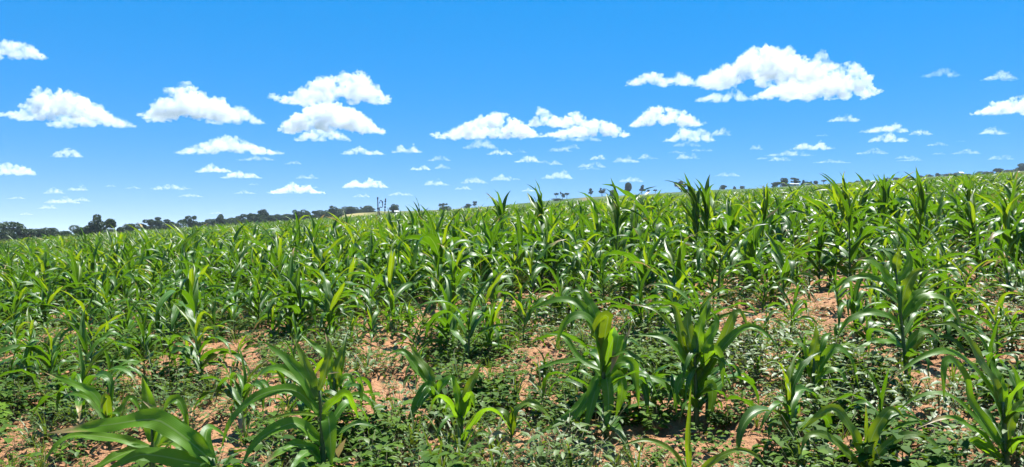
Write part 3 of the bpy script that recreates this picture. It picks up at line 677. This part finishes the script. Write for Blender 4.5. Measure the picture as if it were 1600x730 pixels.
while yv < 235:
    grow = 1 if yv < 26 else 1 + (yv - 26) * 0.007
    hw = yv * 0.74 + 1.5; xv = -hw + rp.random() * 0.5
    while xv < hw:
        cand.append((xv + rp.uniform(-.2, .2), yv + rp.uniform(-.22, .22), rp.random(), rp.gauss(1.0, 0.26))); xv += rp.uniform(0.32, 0.60) * grow
    yv += 0.47 * grow
cand = np.array(cand); cz_ = ground(cand[:, 0], cand[:, 1]); cpx = 800 + cand[:, 0] / cand[:, 1] * F; cpy = EYE - (cz_ - H) / cand[:, 1] * F
cn = n2(cand[:, 0], cand[:, 1], 0.18, 8)
for (x, Y, q, g), px, py, nn in zip(cand.tolist(), cpx.tolist(), cpy.tolist(), cn.tolist()):
    if py > 735 or px < -120 or px > 1720: continue
    dens = 0.36 + 0.34 * min(1, max(0, (Y - 9) / 5.0)) + 0.10 * min(1, max(0, (Y - 17) / 10.0)) + 0.30 * nn
    if py > 440: dens *= 1 - 0.6 * bare(px, py)
    if py > 570: dens *= 0.62
    if q > dens: continue
    if Y < 17 and any((x - a_) ** 2 + (Y - b_) ** 2 < 0.14 for a_, b_ in occ): continue
    h = (0.49 + 0.52 * min(1, max(0, (Y - 6.0) / 10.0))) * g * (1 + 0.34 * nn)
    if Y > 11 and px > 640 and q < 0.06: h *= 1.28
    plants.append((x, Y, min(max(h, 0.28), 1.85), 0))
order = sorted(range(len(plants)), key=lambda i: -(plants[i][2] / plants[i][1]) - (10 if plants[i][3] else 0))
def visible(p):
    px, py = proj((p[0], p[1], g1(p[0], p[1]) + p[2] * 0.6)); return -10 < px < 1610 and p[1] > 1
IND = []
for i in order:
    if len(IND) < 285 and visible(plants[i]): IND.append(i)
ind_set = set(IND)
SKYNAMES = {}
for i in IND:
    x, Y, h, k = plants[i]; z = g1(x, Y); rr = random.Random(i * 13 + 1)
    px, py = proj((x, Y, z + h * 0.6)); T = TALL[rr.randrange(len(TALL))] if k else TEMPL[rr.randrange(len(TEMPL))]
    a, b = int(round(px / 16)), int(round(py / 7.3))
    size = 'tall' if h > 1.25 else 'short' if h < 0.72 else 'medium'
    if k: lab = f'tall maize plant with windblown top against the sky, {word(a)} percent across the photo'
    else:
        where = 'front rows' if Y < 11 else 'middle rows' if Y < 17 else 'far rows'
        lab = f'{size} maize plant in the {where}, {word(a)} percent across and {word(b)} percent down'
    lab = uniq(lab, [f'{size} maize plant behind a close neighbour, {word(a)} percent across and {word(b)} percent down', f'{size} maize plant between close neighbours, {word(a)} percent across and {word(b)} percent down'])
    grp = 'tall maize plants against the sky' if k else 'maize plants sown across the field'
    rz = rr.uniform(-0.35, 0.35) if k else rr.uniform(0, 6.283)
    place_plant(x, Y, h, T, rz, rr, lab, grp, (rr.uniform(-.07, .07), rr.uniform(-.09, .05)))

# ------------------------------------------------------------------ scattered stuff through geometry nodes
def scatter(name, variants, pts, rots, scls, idx, label, cat):
    lib = bpy.data.collections.new(name + '_library')
    for v in variants: lib.objects.link(v)
    me = bpy.data.meshes.new(name); me.from_pydata([tuple(p) for p in np.asarray(pts).tolist()], [], [])
    a = me.attributes.new('rot', 'FLOAT_VECTOR', 'POINT'); a.data.foreach_set('vector', np.asarray(rots, np.float32).ravel())
    a = me.attributes.new('scl', 'FLOAT_VECTOR', 'POINT'); a.data.foreach_set('vector', np.asarray(scls, np.float32).ravel())
    a = me.attributes.new('idx', 'INT', 'POINT'); a.data.foreach_set('value', np.asarray(idx, np.int32))
    ng = bpy.data.node_groups.new(name, 'GeometryNodeTree')
    ng.interface.new_socket('Geometry', in_out='INPUT', socket_type='NodeSocketGeometry'); ng.interface.new_socket('Geometry', in_out='OUTPUT', socket_type='NodeSocketGeometry')
    N, L = ng.nodes, ng.links; gi = N.new('NodeGroupInput'); go = N.new('NodeGroupOutput'); ci = N.new('GeometryNodeCollectionInfo'); ip = N.new('GeometryNodeInstanceOnPoints')
    ci.inputs['Collection'].default_value = lib; ci.inputs['Separate Children'].default_value = True; ci.inputs['Reset Children'].default_value = True
    ip.inputs['Pick Instance'].default_value = True
    def attr(n, t):
        q = N.new('GeometryNodeInputNamedAttribute'); q.data_type = t; q.inputs[0].default_value = n; return next(o for o in q.outputs if o.enabled and o.name == 'Attribute')
    L.new(gi.outputs[0], ip.inputs['Points']); L.new(ci.outputs[0], ip.inputs['Instance']); L.new(attr('idx', 'INT'), ip.inputs['Instance Index'])
    L.new(attr('rot', 'FLOAT_VECTOR'), ip.inputs['Rotation']); L.new(attr('scl', 'FLOAT_VECTOR'), ip.inputs['Scale']); L.new(ip.outputs[0], go.inputs[0])
    o = link(name, me); md = o.modifiers.new('scatter', 'NODES'); md.node_group = ng
    return tag(o, label, cat, None, 'stuff')
variants = [joined_variant(T, 'far_maize_%02d' % k) for k, T in enumerate(TEMPL)]
rest = [p for i, p in enumerate(plants) if i not in ind_set]
P = np.array([(p[0], p[1], p[2]) for p in rest]); zz = ground(P[:, 0], P[:, 1])
nr = len(P)
scatter('maize_field', variants, np.stack([P[:, 0], P[:, 1], zz], -1), np.stack([rng.uniform(-.08, .08, nr), rng.uniform(-.10, .04, nr), rng.uniform(0, 6.283, nr)], -1),
        np.stack([P[:, 2]] * 3, -1), rng.integers(0, len(variants), nr), 'dense mass of green maize covering the field to the skyline', 'maize field')

# ------------------------------------------------------------------ weeds between the maize
def weed_shape(seed, big=1.0, style=0):
    r = random.Random(seed); mb = MB(); st = MB()
    nb = r.randint(6, 9)
    if style == 3:                          # a tuft of grass
        for b in range(16):
            e0 = r.uniform(45, 85); sp, phi, t = leaf_spine(e0, r.uniform(20, 90), 1.4, 0, 0, .5, 5); a = b * 2.4 + r.uniform(-.5, .5); ln = r.uniform(0.12, 0.30)
            V, Fc, UV = strip(sp * ln, np.tile([[0, 1., 0]], (5, 1)), 0.0055 * wprofile(t), .2, 0, 1, 0, 1); M = np.array([[math.cos(a), -math.sin(a), 0], [math.sin(a), math.cos(a), 0], [0, 0, 1]]); mb.add(np.asarray(V) @ M.T, Fc)
        v, f = tube(np.array([[0, 0, -.02], [0, 0, .03]]), np.array([.006, .003]), 4); st.add(v, f); return mb.mesh('foliage', M_WEED2), st.mesh('stem', M_WSTEM), (mb, st, M_WEED2)
    for b in range(nb):
        az = b / nb * 6.283 + r.uniform(-.4, .4); e = R(r.uniform(18, 75)) if b else R(85); ln = r.uniform(0.12, 0.24) * (1.25 if style == 2 else 1)
        d = np.array([math.cos(az) * math.cos(e), math.sin(az) * math.cos(e), math.sin(e)]); n = 5; t = np.linspace(0, 1, n)
        path = d[None] * (t * ln)[:, None] + np.array([0, 0, 1.0])[None] * (0.03 * t * t * (1 if e < 1 else 0))[:, None]
        v, f = tube(path, 0.0028 * (1 - 0.6 * t), 3); st.add(v, f)
        nl = r.randint(5, 8)
        for k in range(nl):
            tt = 0.25 + 0.75 * k / (nl - 1); p = np.array([np.interp(tt, t, path[:, j]) for j in range(3)])
            groups = 3 if style == 0 else 1
            la0 = az + r.uniform(-1.6, 1.6); le = R(r.uniform(-12, 35)); pet = r.uniform(0.012, 0.035)
            c = p + np.array([math.cos(la0) * math.cos(le), math.sin(la0) * math.cos(le), math.sin(le)]) * pet
            for g in range(groups):
                la = la0 + (g - (groups - 1) / 2) * 1.15; l = r.uniform(0.040, 0.072) * (0.8 if groups == 3 else 1.05); w = l * (r.uniform(0.30, 0.40) if style != 2 else 0.2)
                dx = np.array([math.cos(la) * math.cos(le), math.sin(la) * math.cos(le), math.sin(le)]); sd = np.array([-math.sin(la), math.cos(la), r.uniform(-.3, .3)]); up = np.cross(dx, sd)
                dr = np.array([0, 0, -0.25 * l])
                V = [c, c + dx * l * .35 + sd * w + up * w * .25, c + dx * l * .40, c + dx * l * .35 - sd * w + up * w * .25, c + dx * l * .75 + sd * w * .72 + up * w * .18 + dr * .5, c + dx * l * .75 - sd * w * .72 + up * w * .18 + dr * .5, c + dx * l + dr]
                mb.add(V, [(0, 2, 1), (0, 3, 2), (1, 2, 6, 4), (2, 3, 5, 6)])
    mt = M_WEED if style != 2 else M_WEED2
    return mb.mesh('foliage', mt), st.mesh('stem', M_WSTEM), (mb, st, mt)
WEEDS = [weed_shape(500 + k, 1, (0, 1, 0, 1, 2, 1, 0, 2, 3, 3)[k]) for k in range(10)]
wvars = []
for k, (_, _, (a, b, mt)) in enumerate(WEEDS):
    mb = MB(); mb.add(np.concatenate(a.v), a.f, None, 0); mb.add(np.concatenate(b.v), b.f, None, 1); wvars.append(bpy.data.objects.new('weed_%02d' % k, mb.mesh('weed_%02d' % k, [mt, M_WSTEM])))
wpts = []; cand = []; yv = 3.5
while yv < 46:
    st = 0.155 if yv < 9 else 0.20 if yv < 16 else 0.36
    hw = yv * 0.70 + 0.6; xv = -hw
    while xv < hw:
        cand.append((xv + rp.uniform(-.5, .5) * st, yv + rp.uniform(-.5, .5) * st)); xv += st
    yv += st
cand = np.array(cand); cz_ = ground(cand[:, 0], cand[:, 1]); cn = 0.8 * n2(cand[:, 0], cand[:, 1], 0.6, 6) + 0.9 * n2(cand[:, 0], cand[:, 1], 1.9, 7); ck = n2(cand[:, 0], cand[:, 1], 0.9, 17)
for (x, Y), z, nn, kk in zip(cand.tolist(), cz_.tolist(), cn.tolist(), ck.tolist()):
    px, py = proj((x, Y, z))
    if py < 440: keep = 0.6
    else:
        keep = min(0.97, max(0.10, 0.86 + 1.0 * nn)) * (1 - 0.70 * bare(px, py))
        if px > 1080 and py < 540: keep *= 0.75
    if rp.random() > keep: continue
    wpts.append((x, Y, z, px, py, rp.choice((0.4, 0.55, 0.7, 0.85, 1.0, 1.3)) * rp.uniform(0.85, 1.2) * (1 + 0.3 * nn), rp.uniform(0, 6.283), rp.choice((0, 2, 6, 8)) if kk > 0.16 else rp.choice((4, 7, 9, 8)) if kk < -0.18 else rp.choice((1, 3, 5, 4, 8))))
wpts.sort(key=lambda w: -w[5] / w[1])
inview = [i for i, w in enumerate(wpts) if 0 < w[3] < 1600 and w[4] < 745][:290]; iv = set(inview)
for i in inview:
    x, Y, z, px, py, s, rz, k = wpts[i]; root = link('broadleaf_weed', None); root.empty_display_size = 0.05
    root.location = (x, Y, z + 0.005); root.rotation_euler = (0, 0, rz); root.scale = (s, s, s)
    o = link('foliage', WEEDS[k][0], root); o['kind'] = 'stuff'; link('stem', WEEDS[k][1], root)
    a, b = px / 16, py / 7.3; sz = 'small' if s < 0.75 else 'large' if s > 1.05 else 'medium'; hue = 'pale narrow leafed' if k in (4, 7) else 'tufted grassy' if k > 7 else 'dark round leafed'
    lab = uniq(f'{sz} {hue} weed, {word(a)} percent across and {word(b)} percent down the photo', [f'{sz} {hue} weed touching its neighbour, {word(a)} percent across and {word(b)} percent down', f'{sz} {hue} weed among close neighbours, {word(a)} percent across and {word(b)} percent down', f'{sz} {hue} weed overlapped by others, {word(a)} percent across and {word(b)} percent down'])
    tag(root, lab, 'weed', 'broadleaf weeds between the maize plants')
W = [w for i, w in enumerate(wpts) if i not in iv]; nw = len(W)
Wa = np.array([(w[0], w[1], w[2] + 0.004) for w in W]); Ws = np.array([w[5] for w in W])
scatter('ground_cover', wvars, Wa, np.stack([np.zeros(nw), np.zeros(nw), np.array([w[6] for w in W])], -1), np.stack([Ws] * 3, -1), np.array([w[7] for w in W]), 'low green weeds carpeting the soil between maize rows', 'ground cover')

# clods of soil and dry litter
def clod(seed):
    r = np.random.default_rng(seed); import bmesh
    bm = bmesh.new(); bmesh.ops.create_icosphere(bm, subdivisions=2, radius=1.0)
    for v in bm.verts:
        p = np.array(v.co); q = p * (1 + 0.55 * float(noise3((p * 1.2 + seed)[None])[0]) + 0.25 * float(noise3((p * 3 + seed)[None])[0])); v.co = Vector((q[0], q[1], max(q[2] * 0.62, -0.3)))
    me = bpy.data.meshes.new('clod_%d' % seed); bm.to_mesh(me); bm.free(); me.materials.append(M_CLOD); return bpy.data.objects.new('clod_%d' % seed, me)
nc = 30000; cy_ = 3.6 + (19 - 3.6) * rng.random(nc) ** 0.75; cx_ = rng.uniform(-.72, .72, nc) * cy_
cz = ground(cx_, cy_, True); cs = 0.007 + 0.034 * rng.random(nc) ** 3.4
scatter('soil_clods', [clod(k) for k in range(5)], np.stack([cx_, cy_, cz + cs * 0.1], -1), np.stack([rng.uniform(-.4, .4, nc), rng.uniform(-.4, .4, nc), rng.uniform(0, 6.28, nc)], -1),
        np.stack([cs, cs * rng.uniform(.7, 1.2, nc), cs * rng.uniform(.7, 1.1, nc)], -1), rng.integers(0, 5, nc), 'crumbly red clods of soil strewn between the plants', 'soil clods')
def litter(seed):
    r = random.Random(seed); n = 6; t = np.linspace(0, 1, n); a = r.uniform(-1, 1)
    sp = np.stack([t - .5, 0.18 * np.sin(t * 3 + a), 0.10 * np.sin(t * 3.1) + 0.05 * np.sin(t * 9 + a)], -1)
    V, Fc, UV = strip(sp, np.tile([[0.1, 1, r.uniform(-.5, .5)]], (n, 1)), 0.05 * np.sin(np.pi * (0.12 + 0.83 * t)), 0.5, 0.3, 12, a, 2)
    return bpy.data.objects.new('litter_%d' % seed, new_mesh('litter_%d' % seed, V, Fc, M_DRYLEAF, UV))
nl = 4200; ly = 3.6 + (17 - 3.6) * rng.random(nl) ** 0.8; lx = rng.uniform(-.72, .72, nl) * ly; ls = 0.05 + 0.20 * rng.random(nl) ** 2.5
scatter('dry_litter', [litter(k) for k in range(5)], np.stack([lx, ly, ground(lx, ly, True) + 0.012], -1), np.stack([rng.uniform(-.2, .2, nl), rng.uniform(-.2, .2, nl), rng.uniform(0, 6.28, nl)], -1),
        np.stack([ls] * 3, -1), rng.integers(0, 5, nl), 'dry straw and leaf litter lying on the soil', 'litter')

# ------------------------------------------------------------------ trees and bushes on the skyline
def crown(seed, style):
    r = np.random.default_rng(seed); blobs = []
    if style == 'round':
        for k in range(18):
            a = r.uniform(0, 6.28); q = r.uniform(0, 0.36); blobs.append((q * math.cos(a), q * math.sin(a), r.uniform(0.10, 0.78), r.uniform(0.15, 0.24)))
    elif style == 'clumpy':
        for k in range(10):
            a = r.uniform(0, 6.28); q = r.uniform(0.12, 0.44); blobs.append((q * math.cos(a), q * math.sin(a), r.uniform(0.42, 0.90), r.uniform(0.09, 0.16)))
        for k in range(4): blobs.append((r.uniform(-.2, .2), r.uniform(-.2, .2), r.uniform(0.3, 0.6), 0.17))
    elif style == 'lollipop':
        for k in range(9):
            a = r.uniform(0, 6.28); q = r.uniform(0, 0.34); blobs.append((q * math.cos(a), q * math.sin(a), r.uniform(0.40, 0.84), r.uniform(0.08, 0.19)))
    elif style == 'oval':
        for k in range(10):
            a = r.uniform(0, 6.28); q = r.uniform(0, 0.2); blobs.append((q * math.cos(a), q * math.sin(a), r.uniform(0.22, 0.82), r.uniform(0.17, 0.22)))
    elif style == 'flat':
        for k in range(10):
            a = r.uniform(0, 6.28); q = r.uniform(0, 0.42); blobs.append((q * math.cos(a), q * math.sin(a), r.uniform(0.68, 0.86), r.uniform(0.10, 0.14)))
    else:   # loose
        for k in range(22):
            a = r.uniform(0, 6.28); q = r.uniform(0.05, 0.45); blobs.append((q * math.cos(a), q * math.sin(a), r.uniform(0.2, 0.88) * (1.05 - q * 0.7), r.uniform(0.06, 0.11)))
    mb = MB(); lv = []
    for (bx, by, bz, br) in blobs:
        n = int(2600 * br); d = r.normal(size=(n, 3)); d /= np.linalg.norm(d, axis=1)[:, None]; d *= (br * r.uniform(0.55, 1.08, n) ** 0.6)[:, None]; d[:, 2] *= 0.85
        lv.append(d + np.array([bx, by, bz]))
    lv = np.concatenate(lv); n = len(lv); a = r.normal(size=(n, 3)); a /= np.linalg.norm(a, axis=1)[:, None]; b = np.cross(a, r.normal(size=(n, 3))); b /= np.linalg.norm(b, axis=1)[:, None]
    s = r.uniform(0.016, 0.034, n)[:, None]; V = np.stack([lv - a * s, lv + b * s * .6, lv + a * s, lv - b * s * .6], 1).reshape(-1, 3)
    mb.add(V, [(4 * k, 4 * k + 1, 4 * k + 2, 4 * k + 3) for k in range(n)])
    tr = MB(); t = np.linspace(0, 1, 5); z0 = {'round': .35, 'clumpy': .4, 'lollipop': .55, 'oval': .35, 'flat': .66}.get(style, .3)
    v, f = tube(np.stack([0.03 * np.sin(3 * t), 0 * t, t * (z0 + .12) - 0.06], -1), 0.035 * (1.2 - 0.6 * t), 6); tr.add(v, f)
    for k in range(0, len(blobs), 2):
        bx, by, bz, br = blobs[k]; p0 = np.array([0, 0, z0 * 0.75]); v, f = tube(p0[None] * (1 - t)[:, None] + np.array([bx, by, bz])[None] * t[:, None] + np.array([0, 0, -0.04])[None] * np.sin(t * 3.14)[:, None], 0.018 * (1.1 - 0.7 * t), 4); tr.add(v, f)
    return mb, tr
CROWN = {}
def crown_mesh(style, k, pale):
    key = (style, k, pale)
    if key not in CROWN:
        mb, tr = crown(900 + 17 * k + len(style), style); CROWN[key] = (mb.mesh('crown', M_TREEP if pale else M_TREE), tr.mesh('trunk', M_BARK))
    return CROWN[key]
TREES = [  # picture x, foot row, top row, width in pixels, style, pale, distance, words
 (24, 380, 346, 84, 'round', 0, 150, 'big dark domed tree at the left edge of the skyline'), (8, 380, 356, 40, 'round', 0, 146, 'low dark bush below the domed tree at the left edge'),
 (58, 379, 356, 36, 'round', 0, 155, 'rounded bush right of the big domed tree at left'), (80, 376, 354, 30, 'round', 1, 170, 'greyish bush in the gap left of the clumpy tree'),
 (102, 377, 353, 38, 'round', 0, 165, 'grey green bush just left of the clumpy open tree'), (153, 376, 334, 60, 'clumpy', 0, 140, 'dark open crowned tree with separate clumps at left of skyline'),
 (128, 376, 350, 34, 'round', 0, 150, 'small dark bush against the foot of the clumpy tree'), (189, 368, 354, 20, 'round', 0, 190, 'little round bush right of the clumpy tree')]
auto = [(206, 368, 351, 24, 'round'), (228, 368, 347, 34, 'clumpy'), (254, 365, 342, 38, 'clumpy'), (272, 366, 348, 30, 'round'), (286, 362, 345, 22, 'flat'), (299, 360, 340, 24, 'clumpy'), (314, 360, 344, 26, 'round'), (330, 358, 345, 24, 'round'),
 (343, 358, 336, 20, 'lollipop'), (352, 358, 344, 26, 'round'), (366, 357, 342, 24, 'round'), (379, 355, 335, 24, 'lollipop'), (394, 353, 335, 20, 'flat'), (402, 354, 338, 28, 'round'), (413, 352, 329, 24, 'clumpy'), (425, 352, 338, 24, 'round'),
 (433, 351, 331, 22, 'round'), (450, 350, 337, 28, 'round'), (466, 348, 329, 20, 'round'), (480, 347, 332, 14, 'round'), (493, 345, 332, 14, 'flat'), (494, 346, 336, 14, 'round'), (508, 346, 334, 20, 'round'), (519, 344, 323, 20, 'lollipop'), (524, 346, 332, 26, 'round')]
for (x, fy, ty, w, st) in auto: TREES.append((x, fy, ty - 3, w * 1.25, st, 0, 200 + (x - 200) * 0.28, {'round': 'dark rounded bush', 'clumpy': 'dark clumpy tree', 'flat': 'small flat topped tree', 'lollipop': 'dark upright tree with bare trunk'}[st] + f' in the left tree line, {word(x / 16)} percent across the photo'))
TREES += [(536, 338, 329, 14, 'round', 0, 360, 'small bush on the edge of the dry yellow slope'), (547, 339, 327, 18, 'round', 0, 330, 'dark bush in the middle of the dry yellow slope'), (567, 332, 323, 18, 'clumpy', 0, 380, 'small dark tree on top of the dry yellow slope'),
 (616, 338, 318, 20, 'round', 0, 300, 'dark tree right beside the three bare poles'), (692, 331, 317, 18, 'flat', 0, 400, 'small flat topped tree on the olive ridge, centre left'), (695, 338, 321, 26, 'round', 1, 290, 'pale grey green bush below the flat topped tree'),
 (731, 326, 315, 13, 'round', 0, 380, 'left one of two small trees on the ridge, centre left'), (742, 325, 314, 9, 'lollipop', 0, 390, 'right one of two small trees on the ridge, centre left'),
 (869, 312, 301, 9, 'flat', 0, 380, 'left one of three tiny flat topped trees near the centre'), (879, 312, 299, 8, 'lollipop', 0, 380, 'middle one of three tiny flat topped trees near the centre'), (886, 312, 301, 10, 'flat', 0, 380, 'right one of three tiny flat topped trees near the centre'), (872, 315, 308, 26, 'round', 0, 350, 'low dark thicket under three tiny flat topped trees'),
 (923, 307, 294, 10, 'lollipop', 0, 395, 'left one of two ball shaped trees on the ridge'), (941, 307, 293, 13, 'lollipop', 0, 390, 'right one of two ball shaped trees on the ridge'), (957, 311, 296, 14, 'oval', 1, 360, 'greyish tree left of the windblown plant on the ridge'),
 (981, 306, 284, 16, 'oval', 1, 370, 'tall egg shaped greyish tree on the ridge'), (1003, 304, 287, 14, 'lollipop', 0, 385, 'dark lopsided tree right of the egg shaped tree'), (1013, 304, 296, 6, 'lollipop', 0, 395, 'tiny tree right of the dark lopsided tree'), (1024, 303, 296, 11, 'flat', 0, 395, 'tiny flat topped tree between lopsided and loose grey tree'),
 (1064, 301, 281, 28, 'loose', 1, 370, 'loose grey feathery tree on the ridge, centre right'), (1082, 300, 294, 12, 'round', 1, 380, 'low grey bush right of the loose feathery tree'), (1130, 296, 286, 12, 'round', 0, 395, 'boxy dark tree alone on the ridge, right of centre'), (1148, 296, 291, 6, 'round', 0, 400, 'tiny bush right of the boxy dark tree'), (1160, 295, 290, 10, 'round', 0, 400, 'small dark bush left of the tree cluster'),
 (1212, 293, 284, 18, 'round', 0, 370, 'leftmost low bush of the cluster by the pale roof'), (1226, 292, 277, 15, 'round', 0, 370, 'tallest dark tree of the cluster by the pale roof'), (1244, 290, 278, 19, 'clumpy', 0, 380, 'domed tree above the pale roof'), (1255, 291, 281, 8, 'round', 0, 375, 'narrow tree right of the pale roof'), (1264, 290, 283, 13, 'round', 0, 380, 'first low bush right of the pale roof'), (1275, 289, 282, 11, 'round', 0, 385, 'second low bush right of the pale roof'), (1287, 289, 281, 12, 'flat', 0, 385, 'flat topped bush ending the tree cluster')]
for (x, h, w) in [(1340, 6, 14), (1356, 5, 16), (1384, 6, 14), (1402, 5, 18), (1420, 5, 16), (1438, 7, 12), (1452, 5, 18), (1466, 7, 13), (1480, 5, 20), (1496, 6, 16), (1512, 5, 18), (1530, 6, 18), (1545, 5, 18), (1561, 9, 19), (1575, 5, 16), (1585, 7, 10), (1598, 13, 24)]:
    y0 = float(np.interp(x, SKX, SKY_)); TREES.append((x, y0 + 2.5, y0 - h + 1.5, w, 'round', 0, 412, f'{"tall " if h > 8 else "low "}dark bush in the hedge along the right ridge, {word(x / 16)} percent across'))
for k, x in enumerate(range(66, 588, 15)):
    y0 = float(np.interp(x, SKX, SKY_)); t_ = 3 + 5 * ((k * 7) % 5) / 4; TREES.append((x, y0 + 5, y0 - t_ - 2, 30, 'round', k % 3 == 1, 215 + x * 0.2, f'low {"greyish" if k % 3 == 1 else "green"} scrub behind the left tree line, {word(x / 16)} percent across'))
for k, (x, fy, ty, w, st, pale, Y, words) in enumerate(TREES):
    X = (x - 800) / F * Y; zg = g1(X, Y); ztop = H + (EYE - ty) / F * Y; zb = min(zg, ztop - 1.0)
    hgt = max(ztop - zb, (fy - ty) / F * Y) * 1.04; wid = w / F * Y
    cm, tm = crown_mesh(st, k % 5, bool(pale)); root = link('tree' if st in ('lollipop', 'clumpy', 'oval', 'flat', 'loose') else 'bush', None)
    root.location = (X, Y, ztop - hgt); root.rotation_euler = (0, 0, k * 1.7)
    c = link('crown', cm, root); c['kind'] = 'stuff'; t = link('trunk', tm, root)
    ext = {'round': 1.02, 'clumpy': 1.12, 'lollipop': 0.82, 'oval': 0.76, 'flat': 1.02, 'loose': 1.02}[st]
    for q in (c, t): q.scale = (wid / ext, wid / ext, hgt / 0.98)
    words = uniq(words, [words.replace('dark', 'second dark', 1)]); tag(root, words, 'tree' if root.name.startswith('tree') else 'bush', 'trees and bushes along the skyline')

# ------------------------------------------------------------------ poles and far houses
def pole_thing(name, label, path_px, Y, radius, knobs, cat):
    P3 = [np.array(at(px, py, Y)) for px, py in path_px]; base = P3[0].copy(); base[2] = g1(base[0], base[1]); root = link(name, None); root.location = base
    pts = [np.zeros(3) - np.array([0, 0, .2])] + [p - base for p in P3[1:]]; sp = spline(pts, 24); v, f = tube(sp, np.linspace(radius, radius * .75, 24), 7); link('shaft', new_mesh('shaft', v, f, M_POLE), root)
    import bmesh
    for (t, s) in knobs:
        bm = bmesh.new(); bmesh.ops.create_icosphere(bm, subdivisions=2, radius=s)
        for q in bm.verts: q.co *= 1 + 0.25 * float(noise3(np.array(q.co)[None] * 3)[0])
        me = bpy.data.meshes.new('knob'); bm.to_mesh(me); bm.free(); me.materials.append(M_POLE); o = link('knob', me, root); o.location = sp[int(t * 23)]
    tag(root, label, cat, 'bare poles on the skyline')
YP = 190.0
pole_thing('bare_pole', 'straight dark pole, tallest of the three on the skyline left of centre', [(591, 336), (590.5, 322), (590, 308)], YP, 0.16, [(0.55, .26), (0.98, .2)], 'pole')
pole_thing('bare_pole', 'curled dark pole, middle one of the three on the skyline', [(594, 336), (593, 325), (597.5, 324), (597.5, 316), (594.5, 313), (593, 318)], YP, 0.13, [(0.8, .2)], 'pole')
pole_thing('bare_pole', 'knobbly dark pole, rightmost of the three on the skyline', [(601, 336), (601.5, 324), (602.5, 310)], YP, 0.10, [(0.5, .2), (0.62, .22), (0.75, .2), (0.88, .22), (0.99, .17)], 'pole')
def agave(px, Y):
    x = (px - 800) / F * Y; root = link('spiky_shrub', None); root.location = (x, Y, g1(x, Y)); r = random.Random(3)
    for k in range(16):
        e0 = r.uniform(35, 88); n = 6; sp, phi, t = leaf_spine(e0, 25, 1.3, 0, 0, .5, n); V, Fc, UV = strip(sp, np.tile([[0, 1., 0]], (n, 1)), 0.07 * wprofile(t), .3, 0, 1, 0, 2)
        o = link('leaf', new_mesh('leaf', V, Fc, M_WEED2, UV), root); s = r.uniform(1.5, 2.2); o.scale = (s, s, s); o.rotation_euler = (0, 0, k * 2.4)
    tag(root, 'pale spiky shrub at the foot of the three bare poles', 'shrub')
agave(597, 188)
def house(px, py, Y, w, d, h, label):
    x = (px - 800) / F * Y; z = g1(x, Y); ztop = H + (EYE - py) / F * Y; z = max(z, ztop - h); root = link('house', None); root.location = (x, Y, z); root.rotation_euler = (0, 0, 0.2)
    mb = MB(); X, Yh = w / 2, d / 2; g = h * .3
    mb.add([(-X, -Yh, -1), (X, -Yh, -1), (X, Yh, -1), (-X, Yh, -1), (-X, -Yh, h * .7), (X, -Yh, h * .7), (X, Yh, h * .7), (-X, Yh, h * .7), (-X, 0, h * .7 + g), (X, 0, h * .7 + g)],
           [(0, 1, 5, 4), (2, 3, 7, 6), (1, 2, 6, 9, 5), (3, 0, 4, 8, 7)]); link('wall', mb.mesh('wall', M_WALL, False), root)
    rf = MB(); e = .3; t = .08
    for s in (-1, 1):
        a = [(-X - e, s * (Yh + e), h * .7 - g * e / Yh), (X + e, s * (Yh + e), h * .7 - g * e / Yh), (X + e, 0, h * .7 + g + .02), (-X - e, 0, h * .7 + g + .02)]
        V = a + [(p[0], p[1], p[2] + t) for p in a]; rf.add(V, [(0, 1, 2, 3), (4, 5, 6, 7), (0, 1, 5, 4), (1, 2, 6, 5), (2, 3, 7, 6), (3, 0, 4, 7)])
    link('roof', rf.mesh('roof', M_ROOF, False), root)
    dr = MB(); dr.add([(-.45, -Yh - .02, -.2), (.45, -Yh - .02, -.2), (.45, -Yh - .02, h * .5), (-.45, -Yh - .02, h * .5), (-.45, -Yh + .05, -.2), (.45, -Yh + .05, -.2), (.45, -Yh + .05, h * .5), (-.45, -Yh + .05, h * .5)], [(0, 1, 2, 3), (0, 4, 5, 1), (1, 5, 6, 2), (2, 6, 7, 3), (3, 7, 4, 0)])
    link('door', dr.mesh('door', M_POLE, False), root); tag(root, label, 'house', 'small houses far off')
house(1240, 287, 360, 4.2, 2.6, 0.9, 'low pale roofed house under the tree cluster on the right ridge')
house(1501, 272.5, 395, 2.0, 2.0, 1.8, 'tiny white house in front of the right hedge')
house(620, 335, 290, 1.2, 1.2, 1.1, 'tiny white hut right of the three poles')

# ------------------------------------------------------------------ the air over the field
def build_haze():
    m, N, L = mat('haze'); out = N.new('ShaderNodeOutputMaterial'); V = N.new('ShaderNodeVolumePrincipled')
    V.inputs['Color'].default_value = (0.72, 0.86, 1.0, 1); V.inputs['Density'].default_value = 0.00019; V.inputs['Anisotropy'].default_value = 0.0; L.new(V.outputs[0], out.inputs['Volume'])
    a, z0, z1 = 27000.0, -12.0, 48.0
    me = new_mesh('haze', [(x, y, z) for z in (z0, z1) for x, y in ((-a, -a), (a, -a), (a, a), (-a, a))], [(3, 2, 1, 0), (4, 5, 6, 7), (0, 1, 5, 4), (1, 2, 6, 5), (2, 3, 7, 6), (3, 0, 4, 7)], m, None, False)
    tag(link('haze', me), 'thin bluish haze in the air over the field', 'haze', None, 'stuff')
build_haze()
print('plants', len(plants), 'individual', len(IND), 'weeds', len(wpts), 'clouds', len(cloud_jobs), 'objects', len(scene.objects))
